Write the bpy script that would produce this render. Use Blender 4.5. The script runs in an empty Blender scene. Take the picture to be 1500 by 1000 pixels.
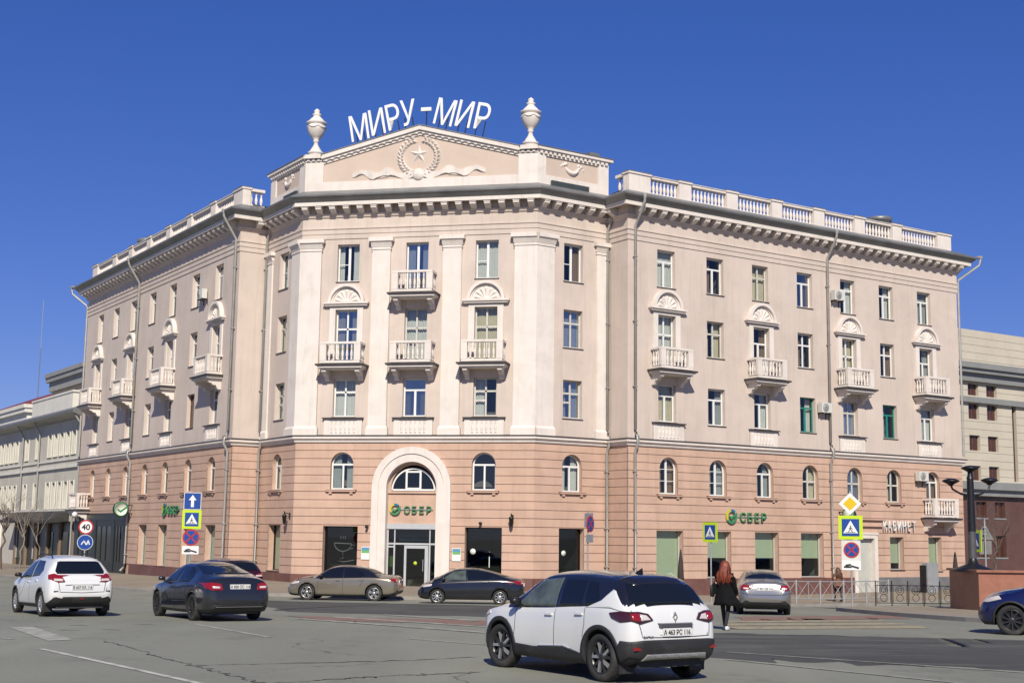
import bpy, bmesh, math, random
from mathutils import Matrix, Vector
from mathutils.bvhtree import BVHTree
random.seed(7)
SC = bpy.context.scene
COL = SC.collection
R = math.radians

# ------------------------------------------------------------------ camera
CAM_H = 2.60
PITCH, ROLL, FPX = R(8.154), R(0.79), 1980.88
cam_d = bpy.data.cameras.new('camera')
cam_d.sensor_fit = 'HORIZONTAL'; cam_d.sensor_width = 36.0
cam_d.lens = FPX / 1500 * 36.0
cam_d.clip_start = 0.1; cam_d.clip_end = 3000
cam = bpy.data.objects.new('camera', cam_d); COL.objects.link(cam)
_F = Vector((0, math.cos(PITCH), math.sin(PITCH)))
_U = Vector((0, -math.sin(PITCH), math.cos(PITCH)))
_R = Vector((1, 0, 0))
_c, _s = math.cos(ROLL), math.sin(ROLL)
_r = _R * _c + _U * _s
_u = -_R * _s + _U * _c
_m = Matrix((( _r.x, _u.x, -_F.x, 0), (_r.y, _u.y, -_F.y, 0), (_r.z, _u.z, -_F.z, CAM_H), (0, 0, 0, 1)))
cam.matrix_world = _m
SC.camera = cam

# ------------------------------------------------------------------ sky, sun, exposure
SUN_EL, SUN_AZ = R(38), R(-88)            # azimuth measured from +X towards +Y
sun_dir = Vector((math.cos(SUN_EL) * math.cos(SUN_AZ), math.cos(SUN_EL) * math.sin(SUN_AZ), math.sin(SUN_EL)))
world = bpy.data.worlds.new('World'); SC.world = world; world.use_nodes = True
wn = world.node_tree.nodes; wl = world.node_tree.links
sky = wn.new('ShaderNodeTexSky'); sky.sky_type = 'NISHITA'; sky.sun_disc = False
sky.sun_elevation = SUN_EL
sky.sun_rotation = math.atan2(sun_dir.x, sun_dir.y)
sky.altitude = 0; sky.air_density = 0.9; sky.dust_density = 0.0; sky.ozone_density = 3.0
bg = wn['Background']; bg.inputs['Strength'].default_value = 0.09
hs = wn.new('ShaderNodeHueSaturation'); hs.inputs['Saturation'].default_value = 1.32; hs.inputs['Hue'].default_value = 0.514
sk = wn.new('ShaderNodeVectorMath'); sk.operation = 'SCALE'; sk.inputs['Scale'].default_value = .1
ga = wn.new('ShaderNodeGamma'); ga.inputs['Gamma'].default_value = .70              # the clear, even blue of a dry spring sky
tn = wn.new('ShaderNodeVectorMath'); tn.operation = 'MULTIPLY'; tn.inputs[1].default_value = (4.04, 4.48, 7.55)
wl.new(sky.outputs[0], hs.inputs['Color']); wl.new(hs.outputs[0], sk.inputs[0]); wl.new(sk.outputs[0], ga.inputs['Color'])
wl.new(ga.outputs[0], tn.inputs[0]); wl.new(tn.outputs[0], bg.inputs['Color'])
sun_l = bpy.data.lights.new('sun', 'SUN'); sun_l.energy = 5.0; sun_l.angle = R(0.55); sun_l.color = (1.0, 0.93, 0.79)
sun = bpy.data.objects.new('sun', sun_l); COL.objects.link(sun)
sun.rotation_euler = sun_dir.to_track_quat('Z', 'Y').to_euler()
sun.location = (0, -20, 60)
SC.view_settings.view_transform = 'Standard'; SC.view_settings.look = 'None'
SC.view_settings.exposure = 0.19; SC.view_settings.gamma = 1.0
SC.view_settings.use_curve_mapping = False
SC.cycles.max_bounces = 8; SC.cycles.transparent_max_bounces = 12

# ------------------------------------------------------------------ materials
MATS = {}
def _mix(nt, a, b, fac):
    n = nt.nodes.new('ShaderNodeMix'); n.data_type = 'RGBA'
    for s, v in ((6, a), (7, b)):
        if hasattr(v, 'links'): nt.links.new(v, n.inputs[s])
        else: n.inputs[s].default_value = (*v, 1)
    if hasattr(fac, 'links'): nt.links.new(fac, n.inputs[0])
    else: n.inputs[0].default_value = fac
    return n.outputs[2]
def _noise(nt, scale, detail=4, rough=0.55, vec=None, dist=0.0):
    n = nt.nodes.new('ShaderNodeTexNoise'); n.inputs['Scale'].default_value = scale
    n.inputs['Detail'].default_value = detail; n.inputs['Roughness'].default_value = rough
    n.inputs['Distortion'].default_value = dist
    if vec is not None: nt.links.new(vec, n.inputs['Vector'])
    return n.outputs[0]
def _ramp(nt, fac, lo, hi):
    n = nt.nodes.new('ShaderNodeMapRange'); n.inputs[1].default_value = lo; n.inputs[2].default_value = hi
    nt.links.new(fac, n.inputs[0]); return n.outputs[0]
def _coord(nt, which='Object', scale=(1, 1, 1)):
    tc = nt.nodes.new('ShaderNodeTexCoord'); mp = nt.nodes.new('ShaderNodeMapping')
    mp.inputs['Scale'].default_value = scale
    if which == 'World':
        ge = nt.nodes.new('ShaderNodeNewGeometry'); nt.links.new(ge.outputs['Position'], mp.inputs[0])
    else: nt.links.new(tc.outputs[which], mp.inputs[0])
    return mp.outputs[0]
ALB = 0.84                                   # paints of this dusty spring town, a little below clean swatches
def mat(name, col, rough=0.8, metal=0.0, var=0.0, dirt=None, dirt_amt=0.0, scale=1.5, bump=0.0, bscale=40,
        streak=0.0, coat=0.0, spec=0.5, emit=None, world=False):
    """plain principled surface with large soft tone changes, fine speckle, downward streaks and fine bump"""
    if name in MATS: return MATS[name]
    col = tuple(c * ALB for c in col); dirt = tuple(c * ALB for c in dirt) if dirt else None
    m = bpy.data.materials.new(name); m.use_nodes = True; nt = m.node_tree
    b = nt.nodes['Principled BSDF']
    b.inputs['Roughness'].default_value = rough; b.inputs['Metallic'].default_value = metal
    b.inputs['Specular IOR Level'].default_value = spec
    b.inputs['Coat Weight'].default_value = coat; b.inputs['Coat Roughness'].default_value = 0.04
    b.inputs['Base Color'].default_value = (*col, 1)
    if var or dirt_amt or streak or bump:
        v = _coord(nt, 'World' if world else 'Object')
        out = None
        if var:
            f = _ramp(nt, _noise(nt, scale, 5, .6, v), .3, .7)
            out = _mix(nt, tuple(c * (1 - var) for c in col), tuple(min(1, c * (1 + var)) for c in col), f)
        else: out = col
        if dirt_amt:
            f2 = _ramp(nt, _noise(nt, scale * .45, 8, .68, v, .6), .52, .78)
            mu = nt.nodes.new('ShaderNodeMath'); mu.operation = 'MULTIPLY'; mu.inputs[1].default_value = dirt_amt
            nt.links.new(f2, mu.inputs[0]); out = _mix(nt, out, dirt, mu.outputs[0])
        if streak:
            vs = _coord(nt, 'World' if world else 'Object', (2.2, 2.2, .12))
            f3 = _ramp(nt, _noise(nt, 1.6, 6, .72, vs), .50, .74)
            mu = nt.nodes.new('ShaderNodeMath'); mu.operation = 'MULTIPLY'; mu.inputs[1].default_value = streak
            nt.links.new(f3, mu.inputs[0]); out = _mix(nt, out, dirt or tuple(c * .5 for c in col), mu.outputs[0])
        if hasattr(out, 'links'): nt.links.new(out, b.inputs['Base Color'])
        if bump:
            bp = nt.nodes.new('ShaderNodeBump'); bp.inputs['Strength'].default_value = bump; bp.inputs['Distance'].default_value = .02
            nt.links.new(_noise(nt, bscale, 5, .6, v), bp.inputs['Height']); nt.links.new(bp.outputs[0], b.inputs['Normal'])
    if emit:
        b.inputs['Emission Color'].default_value = (*emit[:3], 1); b.inputs['Emission Strength'].default_value = emit[3]
    MATS[name] = m
    return m
def glass(name, tint, transp, rough=0.02):
    """window pane: see-through tinted sheet with a mirror reflection"""
    if name in MATS: return MATS[name]
    m = bpy.data.materials.new(name); m.use_nodes = True; nt = m.node_tree
    for n in list(nt.nodes): nt.nodes.remove(n)
    o = nt.nodes.new('ShaderNodeOutputMaterial'); t = nt.nodes.new('ShaderNodeBsdfTransparent'); t.inputs[0].default_value = (*tint, 1)
    g = nt.nodes.new('ShaderNodeBsdfGlossy'); g.inputs['Roughness'].default_value = rough; g.inputs[0].default_value = (.95, .97, 1, 1)
    lw = nt.nodes.new('ShaderNodeLayerWeight'); lw.inputs[0].default_value = .5
    pw = nt.nodes.new('ShaderNodeMath'); pw.operation = 'POWER'; pw.inputs[1].default_value = 5; nt.links.new(lw.outputs['Facing'], pw.inputs[0])
    ad = nt.nodes.new('ShaderNodeMath'); ad.inputs[1].default_value = transp + .05; ad.use_clamp = True
    nt.links.new(pw.outputs[0], ad.inputs[0])
    mx = nt.nodes.new('ShaderNodeMixShader')
    nt.links.new(ad.outputs[0], mx.inputs[0]); nt.links.new(t.outputs[0], mx.inputs[1]); nt.links.new(g.outputs[0], mx.inputs[2])
    bp = nt.nodes.new('ShaderNodeBump'); bp.inputs['Strength'].default_value = .03; bp.inputs['Distance'].default_value = .05
    nt.links.new(_noise(nt, .9, 2, .5, _coord(nt, 'World')), bp.inputs['Height']); nt.links.new(bp.outputs[0], g.inputs['Normal'])
    nt.links.new(mx.outputs[0], o.inputs[0]); MATS[name] = m
    return m

M_PLASTER = mat('plaster_beige', (.635, .535, .47), .9, var=.07, dirt=(.43, .355, .29), dirt_amt=.42, scale=.55, bump=.18, bscale=40, streak=.42, world=True)
M_PINK = mat('rusticated_pink', (.58, .392, .298), .9, var=.10, dirt=(.37, .24, .165), dirt_amt=.5, scale=.8, bump=.28, bscale=40, streak=.35, world=True)
M_WHITE = mat('white_stucco', (.77, .70, .645), .85, var=.06, dirt=(.48, .43, .36), dirt_amt=.45, scale=1.1, bump=.14, bscale=50, streak=.38, world=True)
M_PANEL = mat('attic_pink', (.61, .49, .41), .9, var=.05, dirt=(.42, .33, .28), dirt_amt=.25, scale=.7, bump=.1, world=True)
M_PLINTH = mat('plinth_granite', (.17, .075, .06), .55, var=.2, dirt=(.25, .2, .17), dirt_amt=.35, scale=1.2, bump=.1, world=True)
M_PLINTHG = mat('plinth_grey', (.16, .16, .165), .7, var=.2, dirt=(.28, .26, .24), dirt_amt=.4, scale=1.2, bump=.15, world=True)
M_METAL = mat('roof_sheet_metal', (.23, .235, .235), .45, .35, var=.2, dirt=(.30, .29, .27), dirt_amt=.4, scale=.9, world=True)
M_FLASH = mat('dark_flashing', (.055, .045, .042), .55, .2, var=.2, scale=2, world=True)
M_PIPE = mat('downpipe_zinc', (.42, .41, .39), .5, .3, var=.12, dirt=(.2, .17, .14), dirt_amt=.35, scale=2.2, world=True)
M_PVC = mat('white_window_frame', (.80, .80, .78), .4, var=.03, scale=3, world=True)
M_WOOD = mat('weathered_white_frame', (.60, .58, .53), .7, var=.1, dirt=(.3, .26, .2), dirt_amt=.4, scale=4, world=True)
M_TEAL = mat('teal_frame', (.02, .22, .17), .5, var=.12, scale=3, world=True)
M_BROWN = mat('brown_frame', (.16, .075, .045), .5, var=.12, scale=3, world=True)
M_STEEL = mat('door_aluminium', (.62, .63, .63), .38, .3, var=.05, scale=3, world=True)
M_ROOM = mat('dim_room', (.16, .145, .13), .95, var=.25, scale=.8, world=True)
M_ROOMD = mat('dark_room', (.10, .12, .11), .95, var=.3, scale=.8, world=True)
M_CURT = [mat('net_curtain', (.62, .61, .57), .95, var=.06, scale=3, world=True), mat('cream_curtain', (.60, .52, .36), .95, var=.08, scale=3, world=True),
          mat('grey_curtain', (.34, .36, .35), .95, var=.08, scale=3, world=True), mat('brown_curtain', (.22, .14, .09), .95, var=.1, scale=3, world=True)]
M_BLIND = mat('green_roller_blind', (.45, .53, .36), .9, var=.05, scale=.6, world=True)
M_GLASS = glass('window_glass', (.80, .84, .83), .03)
M_GLASSB = glass('sky_mirror_glass', (.55, .60, .66), .22)
M_SHOP = glass('dark_shop_glass', (.30, .34, .33), .02)
M_BLACK = mat('black_metal', (.018, .018, .02), .4, .3, var=.2, scale=4)
M_CLAD = mat('black_shop_cladding', (.022, .028, .026), .35, .2, var=.3, dirt=(.06, .06, .055), dirt_amt=.4, scale=1.5, world=True)
M_GREYP = mat('grey_painted_metal', (.40, .41, .42), .5, .3, var=.1, dirt=(.2, .18, .16), dirt_amt=.3, scale=4)

# ------------------------------------------------------------------ mesh collector
WM = {}
class MB:
    def __init__(s): s.v = []; s.f = []; s.m = []; s.sm = []
    def add(s, vs, fs, mi=0, smooth=False):
        o = len(s.v); s.v += [tuple(p) for p in vs]
        for f in fs: s.f.append(tuple(i + o for i in f)); s.m.append(mi); s.sm.append(smooth)
        return s
    def box(s, x0, x1, y0, y1, z0, z1, mi=0):
        v = [(x0, y0, z0), (x1, y0, z0), (x1, y1, z0), (x0, y1, z0), (x0, y0, z1), (x1, y0, z1), (x1, y1, z1), (x0, y1, z1)]
        return s.add(v, [(0, 3, 2, 1), (4, 5, 6, 7), (0, 1, 5, 4), (1, 2, 6, 5), (2, 3, 7, 6), (3, 0, 4, 7)], mi)
    def quad(s, a, b, c, d, mi=0): return s.add([a, b, c, d], [(0, 1, 2, 3)], mi)
    def prism(s, poly, axis, a0, a1, mi=0, smooth=False):
        """poly of 2D points extruded along axis; 2D plane is the other two axes in order"""
        n = len(poly)
        def P(p, a):
            if axis == 'x': return (a, p[0], p[1])
            if axis == 'y': return (p[0], a, p[1])
            return (p[0], p[1], a)
        v = [P(p, a0) for p in poly] + [P(p, a1) for p in poly]
        fs = [tuple(range(n)), tuple(range(2 * n - 1, n - 1, -1))]
        s.add(v, fs, mi)
        o = len(s.v) - 2 * n
        for i in range(n):
            j = (i + 1) % n
            s.f.append((o + i, o + n + i, o + n + j, o + j)); s.m.append(mi); s.sm.append(smooth)
        return s
    def lathe(s, prof, n=12, cx=0, cy=0, cz=0, mi=0, smooth=True, half=False, axis='z'):
        vs = []; fs = []
        tot = math.pi if half else 2 * math.pi
        k = n + 1 if half else n
        for r, z in prof:
            for i in range(k):
                a = tot * i / n + (math.pi if half else 0)
                p = (r * math.cos(a), r * math.sin(a), z)
                if axis == 'y': p = (p[0], p[2], p[1])
                if axis == 'x': p = (p[2], p[0], p[1])
                vs.append((p[0] + cx, p[1] + cy, p[2] + cz))
        for j in range(len(prof) - 1):
            for i in range(n):
                i2 = i + 1 if half else (i + 1) % n
                fs.append((j * k + i, j * k + i2, (j + 1) * k + i2, (j + 1) * k + i))
        return s.add(vs, fs, mi, smooth)
    def tube(s, path, r, n=8, mi=0, cap=True):
        path = [Vector(p) for p in path]; vs = []; fs = []; N = len(path)
        rr = r if isinstance(r, (list, tuple)) else [r] * N
        up = Vector((0, 0, 1))
        for i, p in enumerate(path):
            d = (path[min(i + 1, N - 1)] - path[max(i - 1, 0)]).normalized()
            a = d.cross(up if abs(d.z) < .95 else Vector((0, 1, 0))).normalized(); b = d.cross(a).normalized()
            for k in range(n):
                t = 2 * math.pi * k / n
                vs.append(tuple(p + (a * math.cos(t) + b * math.sin(t)) * rr[i]))
        for i in range(N - 1):
            for k in range(n):
                k2 = (k + 1) % n
                fs.append((i * n + k, (i + 1) * n + k, (i + 1) * n + k2, i * n + k2))
        s.add(vs, fs, mi, True)
        if cap:
            s.add(vs[:n], [tuple(range(n))], mi); s.add(vs[-n:], [tuple(range(n - 1, -1, -1))], mi)
        return s
    def mesh(s, name, mats):
        me = bpy.data.meshes.new(name); me.from_pydata(s.v, [], s.f)
        for m in (mats if isinstance(mats, (list, tuple)) else [mats]): me.materials.append(m)
        me.polygons.foreach_set('material_index', s.m); me.polygons.foreach_set('use_smooth', s.sm)
        me.update(); return me
    def build(s, name, mats, parent=None, M=None):
        return link(name, s.mesh(name, mats), parent, M)
def link(name, me, parent=None, M=None):
    o = bpy.data.objects.new(name, me); COL.objects.link(o)
    M = M if M is not None else (WM[parent.name] if parent else Matrix())
    if parent is not None:
        o.parent = parent; o.matrix_parent_inverse = WM[parent.name].inverted()
    o.matrix_basis = M; WM[o.name] = M.copy()
    return o
def empty(name, M, label=None, cat=None, group=None):
    o = link(name, None, None, M)
    if label: tag(o, label, cat, group)
    o.empty_display_size = .3
    return o
def tag(o, label, cat, group=None):
    o['label'] = label; o['category'] = cat
    if group: o['group'] = group
    return o
def struct(o): o['kind'] = 'structure'; return o
def T(x, y, z, rz=0): return Matrix.Translation((x, y, z)) @ Matrix.Rotation(rz, 4, 'Z')
def recalc(me):
    bm = bmesh.new(); bm.from_mesh(me); bmesh.ops.recalc_face_normals(bm, faces=bm.faces); bm.to_mesh(me); bm.free(); return me
def text_mesh(name, body, size, depth, m, bold=0.0, sx=1.0, align='CENTER'):
    c = bpy.data.curves.new('lettering', 'FONT'); c.body = body; c.size = size; c.extrude = depth; c.offset = bold
    c.align_x = align; c.align_y = 'BOTTOM_BASELINE'; c.resolution_u = 4
    o = bpy.data.objects.new('lettering', c); COL.objects.link(o)
    bpy.context.view_layer.update()
    me = bpy.data.meshes.new_from_object(o.evaluated_get(bpy.context.evaluated_depsgraph_get()))
    bpy.data.objects.remove(o); bpy.data.curves.remove(c)
    # lettering lies in x/y: stand it up in x/z facing -y
    me.transform(Matrix.Rotation(math.pi / 2, 4, 'X') @ Matrix.Scale(sx, 4, (1, 0, 0)))
    me.materials.clear(); me.materials.append(m); me.name = name
    return me
# ------------------------------------------------------------------ terrain
def pchip(xs, ys):
    n = len(xs); d = [(ys[i + 1] - ys[i]) / (xs[i + 1] - xs[i]) for i in range(n - 1)]
    m = [d[0]] + [0 if d[i - 1] * d[i] <= 0 else 2 * d[i - 1] * d[i] / (d[i - 1] + d[i]) for i in range(1, n - 1)] + [d[-1]]
    def f(x):
        if x <= xs[0]: return ys[0]
        if x >= xs[-1]: return ys[-1]
        i = 0
        while x > xs[i + 1]: i += 1
        h = xs[i + 1] - xs[i]; t = (x - xs[i]) / h
        return ((1 + 2 * t) * (1 - t) ** 2 * ys[i] + t * (1 - t) ** 2 * h * m[i] + t * t * (3 - 2 * t) * ys[i + 1] + t * t * (t - 1) * h * m[i + 1])
    return f
_gb = pchip([-60, 0, 20, 36, 48, 57.5, 68], [.8, .66, .54, .36, .07, -.17, -.3])
_gf = pchip([-90, -25, -12, 1, 15, 25, 45, 120], [-.7, -.37, -.13, -.33, -.62, -.5, -.2, -.2])
def g(x, y):
    w = min(1, max(0, (y - 55) / 14)); w = w * w * (3 - 2 * w)
    return _gb(y) * (1 - w) + _gf(x) * w
PV = 0.13                                            # pavement height above the road

def asphalt(name, c1, c2, crack=0.0, worn=None):
    m = bpy.data.materials.new(name); m.use_nodes = True; nt = m.node_tree; b = nt.nodes['Principled BSDF']
    b.inputs['Roughness'].default_value = .88
    v = _coord(nt, 'World')
    big = _ramp(nt, _noise(nt, .12, 6, .62, v, .4), .35, .68)
    vs = _coord(nt, 'World', (.12, .9, 1))
    col = _mix(nt, c1, c2, big)
    fine = _ramp(nt, _noise(nt, 14, 5, .8, v), .35, .7)
    col = _mix(nt, col, tuple(x * 1.25 for x in c2), _ml(nt, fine, .55))
    blot = _ramp(nt, _noise(nt, .7, 7, .7, v, .3), .56, .72)
    col = _mix(nt, col, tuple(x * .62 for x in c1), _ml(nt, blot, .55))
    # tyre-polished tracks running with the traffic
    mp = nt.nodes.new('ShaderNodeMapping'); mp.inputs['Rotation'].default_value = (0, 0, -R(33.2)); mp.inputs['Scale'].default_value = (.55, .03, 1)
    ge = nt.nodes.new('ShaderNodeNewGeometry'); nt.links.new(ge.outputs['Position'], mp.inputs[0])
    tr = _ramp(nt, _noise(nt, 1.0, 3, .55, mp.outputs[0]), .5, .7)
    col = _mix(nt, col, tuple(x * 1.28 for x in c2), _ml(nt, tr, .4))
    if worn:                                   # old grey surface showing through in long scuffs
        mw = nt.nodes.new('ShaderNodeMapping'); mw.inputs['Rotation'].default_value = (0, 0, R(8)); mw.inputs['Scale'].default_value = (.22, 1.5, 1)
        gw = nt.nodes.new('ShaderNodeNewGeometry'); nt.links.new(gw.outputs['Position'], mw.inputs[0])
        col = _mix(nt, col, worn, _ml(nt, _ramp(nt, _noise(nt, 1.0, 7, .68, mw.outputs[0], .3), .50, .70), .8))
    if crack:
        vo = nt.nodes.new('ShaderNodeTexVoronoi'); vo.feature = 'DISTANCE_TO_EDGE'; vo.inputs['Scale'].default_value = .13
        ad = nt.nodes.new('ShaderNodeVectorMath'); ad.operation = 'ADD'
        nz = nt.nodes.new('ShaderNodeTexNoise'); nz.inputs['Scale'].default_value = .6; nz.inputs['Detail'].default_value = 6; nt.links.new(v, nz.inputs['Vector'])
        sc = nt.nodes.new('ShaderNodeVectorMath'); sc.operation = 'SCALE'; sc.inputs['Scale'].default_value = 2.2
        nt.links.new(nz.outputs['Color'], sc.inputs[0]); nt.links.new(v, ad.inputs[0]); nt.links.new(sc.outputs[0], ad.inputs[1])
        nt.links.new(ad.outputs[0], vo.inputs['Vector'])
        cr = nt.nodes.new('ShaderNodeMapRange'); cr.inputs[1].default_value = .0; cr.inputs[2].default_value = .006; cr.inputs[3].default_value = 1; cr.inputs[4].default_value = 0
        nt.links.new(vo.outputs['Distance'], cr.inputs[0])
        gate = _ramp(nt, _noise(nt, .25, 3, .5, v), .45, .58)
        mu = nt.nodes.new('ShaderNodeMath'); mu.operation = 'MULTIPLY'; nt.links.new(cr.outputs[0], mu.inputs[0]); nt.links.new(gate, mu.inputs[1])
        col = _mix(nt, col, (.03, .03, .03), _ml(nt, mu.outputs[0], crack))
    nt.links.new(col, b.inputs['Base Color'])
    bp = nt.nodes.new('ShaderNodeBump'); bp.inputs['Strength'].default_value = .35; bp.inputs['Distance'].default_value = .015
    nt.links.new(_noise(nt, 30, 4, .7, v), bp.inputs['Height']); nt.links.new(bp.outputs[0], b.inputs['Normal'])
    return m
def _ml(nt, a, k):
    mu = nt.nodes.new('ShaderNodeMath'); mu.operation = 'MULTIPLY'; mu.inputs[1].default_value = k; nt.links.new(a, mu.inputs[0]); return mu.outputs[0]
def paint(name, c, under, wear):
    m = bpy.data.materials.new(name); m.use_nodes = True; nt = m.node_tree; b = nt.nodes['Principled BSDF']; b.inputs['Roughness'].default_value = .8
    v = _coord(nt, 'World')
    f = _ramp(nt, _noise(nt, 2.6, 8, .75, v, .3), wear - .09, wear + .09)
    f2 = _ramp(nt, _noise(nt, 30, 3, .7, v), .3, .8)
    col = _mix(nt, c, tuple(x * .75 for x in c), _ml(nt, f2, .5))
    nt.links.new(_mix(nt, col, under, f), b.inputs['Base Color']); return m
A1, A2 = (.150, .152, .122), (.200, .202, .163)
M_ASPH = asphalt('worn_asphalt', A1, A2, .8)
M_ASPHD = asphalt('fresh_dark_asphalt', (.034, .034, .031), (.055, .055, .050), worn=(.13, .13, .108))
M_PAVE = asphalt('dusty_pavement', (.19, .155, .115), (.25, .21, .155))
M_KERB = mat('kerb_concrete', (.30, .28, .25), .9, var=.15, dirt=(.12, .11, .1), dirt_amt=.6, scale=1.2, bump=.2, world=True)
M_LINE = paint('worn_white_paint', (.52, .51, .45), A2, .56)
M_LINEF = paint('faint_white_paint', (.40, .39, .34), A2, .52)
M_RED = paint('worn_red_paint', (.24, .115, .085), A1, .54)
M_YEL = paint('worn_yellow_paint', (.36, .30, .18), (.14, .13, .11), .56)

xs = [-900, -500, -300, -180, -120, -90, -75] + list(range(-66, 67, 1)) + [75, 90, 120, 180, 300, 500, 900]
ys = [-300, -120, -50, -20] + list(range(-8, 112, 1)) + [120, 135, 160, 200, 280, 400, 600, 1000, 1800]
mb = MB(); nx = len(xs)
mb.add([(x, y, g(x, y)) for y in ys for x in xs],
       [(j * nx + i, j * nx + i + 1, (j + 1) * nx + i + 1, (j + 1) * nx + i) for j in range(len(ys) - 1) for i in range(nx - 1)], 0, True)
struct(mb.build('ground', M_ASPH))

def resample(pts, n):
    pts = [Vector(p).to_2d() for p in pts]; L = [0]
    for i in range(1, len(pts)): L.append(L[-1] + (pts[i] - pts[i - 1]).length)
    out = []; j = 0
    for k in range(n):
        s = L[-1] * k / (n - 1)
        while j < len(L) - 2 and s > L[j + 1]: j += 1
        t = (s - L[j]) / (L[j + 1] - L[j]); out.append(pts[j].lerp(pts[j + 1], min(1, t)))
    return out
def smooth_poly(pts, it=2):
    for _ in range(it):
        q = [pts[0]]
        for i in range(len(pts) - 1):
            a, b = Vector(pts[i]), Vector(pts[i + 1]); q += [tuple(a.lerp(b, .25)), tuple(a.lerp(b, .75))]
        pts = q + [pts[-1]]
    return pts
def sheet(name, ea, eb, dz, m, n=40, k=8):
    """ground-hugging sheet between two edge lines"""
    A = resample(ea, n); B = resample(eb, n); mb = MB()
    mb.add([(p.x, p.y, g(p.x, p.y) + dz) for i in range(n) for p in [A[i].lerp(B[i], t / k) for t in range(k + 1)]],
           [(i * (k + 1) + t, (i + 1) * (k + 1) + t, (i + 1) * (k + 1) + t + 1, i * (k + 1) + t + 1) for i in range(n - 1) for t in range(k)], 0, True)
    me = mb.mesh(name, m); recalc(me)
    if me.polygons[0].normal.z < 0: me.flip_normals()
    o = link(name, me); struct(o); return o
def ragged(pts, n=60, a=.10, seed=1):
    rnd = random.Random(seed); return [p + Vector((rnd.gauss(0, a), rnd.gauss(0, a))) for p in resample(pts, n)]
def kerb_line(name, pts, n=80, w=.16):
    A = resample(pts, n); mb = MB(); rows = []
    for i, p in enumerate(A):
        d = (A[min(i + 1, n - 1)] - A[max(i - 1, 0)]).normalized(); q = Vector((-d.y, d.x))   # left of travel = pavement side
        z = g(p.x, p.y)
        o = p - q * .02
        inn = p + q * w
        rows.append([(o.x, o.y, z - .06), (o.x, o.y, z + PV), (p.x + q.x * .01, p.y + q.y * .01, z + PV + .012), (inn.x, inn.y, z + PV + .012), (inn.x, inn.y, z + PV - .05)])
    mb.add([v for r in rows for v in r], [(i * 5 + t, (i + 1) * 5 + t, (i + 1) * 5 + t + 1, i * 5 + t + 1) for i in range(n - 1) for t in range(4)])
    return struct(mb.build(name, M_KERB))
KERB_MAIN = smooth_poly([(-62, 132), (-20.2, 68.4), (-16.4, 62.4), (-14.6, 60.9), (-12, 60.7), (-9, 60.2), (1, 58.4), (3.6, 58.4), (5.9, 60.3), (11.1, 63.7), (18.7, 68.7), (60, 95.8)])
WALL_SIDE = [(-50, 136), (-26, 100), (-14, 78), (-8, 76), (2, 74), (10, 78), (30, 92), (56, 104)]
sheet('pavement', KERB_MAIN, WALL_SIDE, PV, M_PAVE, 90, 12)
kerb_line('kerb', KERB_MAIN, 130)
KERB_ISLE = smooth_poly([(70, 36), (30, 36.2), (17, 37.2), (13.9, 39.2), (12.9, 44), (12.2, 50.5), (12.4, 52.6), (14.0, 54.0), (20, 57.9), (60, 83.5)])
KERB_ISLE = KERB_ISLE[::-1]
ISLE_IN = [(58, 78), (24, 54), (24, 50), (40, 44), (69, 38)]
sheet('corner_pavement', KERB_ISLE, ISLE_IN, PV, M_PAVE, 70, 8)
kerb_line('corner_kerb', KERB_ISLE, 110)

# resurfaced strips, crossing bands and lane paint (road coordinates in metres)
for name, m, dz, n, k, (a, b, c, d) in [
    ('dark_asphalt_lane', M_ASPHD, 0.004, 60, 16, [(3.86, 32.4), (17.11, 29.92), (15.87, 20.69), (2.93, 24.57)]),
    ('red_crossing_band', M_RED, 0.008, 40, 3, [(-5.89, 37.8), (4.48, 35.35), (4.22, 33.36), (-4.84, 35.6)]),
    ('red_crossing_band', M_RED, 0.008, 24, 2, [(6.93, 42.27), (12.46, 46.06), (12.37, 42.63), (6.34, 38.71)]),
    ('crossing_stripe', M_YEL, 0.008, 24, 1, [(6.0, 38.6), (11.15, 41.25), (10.97, 39.83), (5.82, 37.43)]),
    ('crossing_stripe', M_YEL, 0.008, 24, 1, [(5.7, 36.71), (11.14, 39.06), (10.96, 37.76), (5.54, 35.64)]),
    ('crossing_stripe', M_YEL, 0.008, 24, 1, [(5.43, 34.93), (11.1, 37.01), (10.9, 35.74), (5.25, 33.8)]),
    ('give_way_bar', M_LINEF, 0.008, 8, 3, [(-10.98, 30.41), (-10.65, 30.91), (-8.47, 26.87), (-8.79, 26.41)]),
]: sheet(name, ragged([a, b], 60, .12, n) if m is M_ASPHD or m is M_RED else [a, b], ragged([d, c], 60, .22, k) if m is M_ASPHD or m is M_RED else [d, c], dz, m, n, k)
def stripe(name, a, b, w, m, dz):
    a, b = Vector(a), Vector(b); d = (b - a).normalized(); s = Vector((-d.y, d.x)) * w / 2
    sheet(name, [a - s, b - s], [a + s, b + s], dz, m, max(3, int((b - a).length)), 1)
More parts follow.
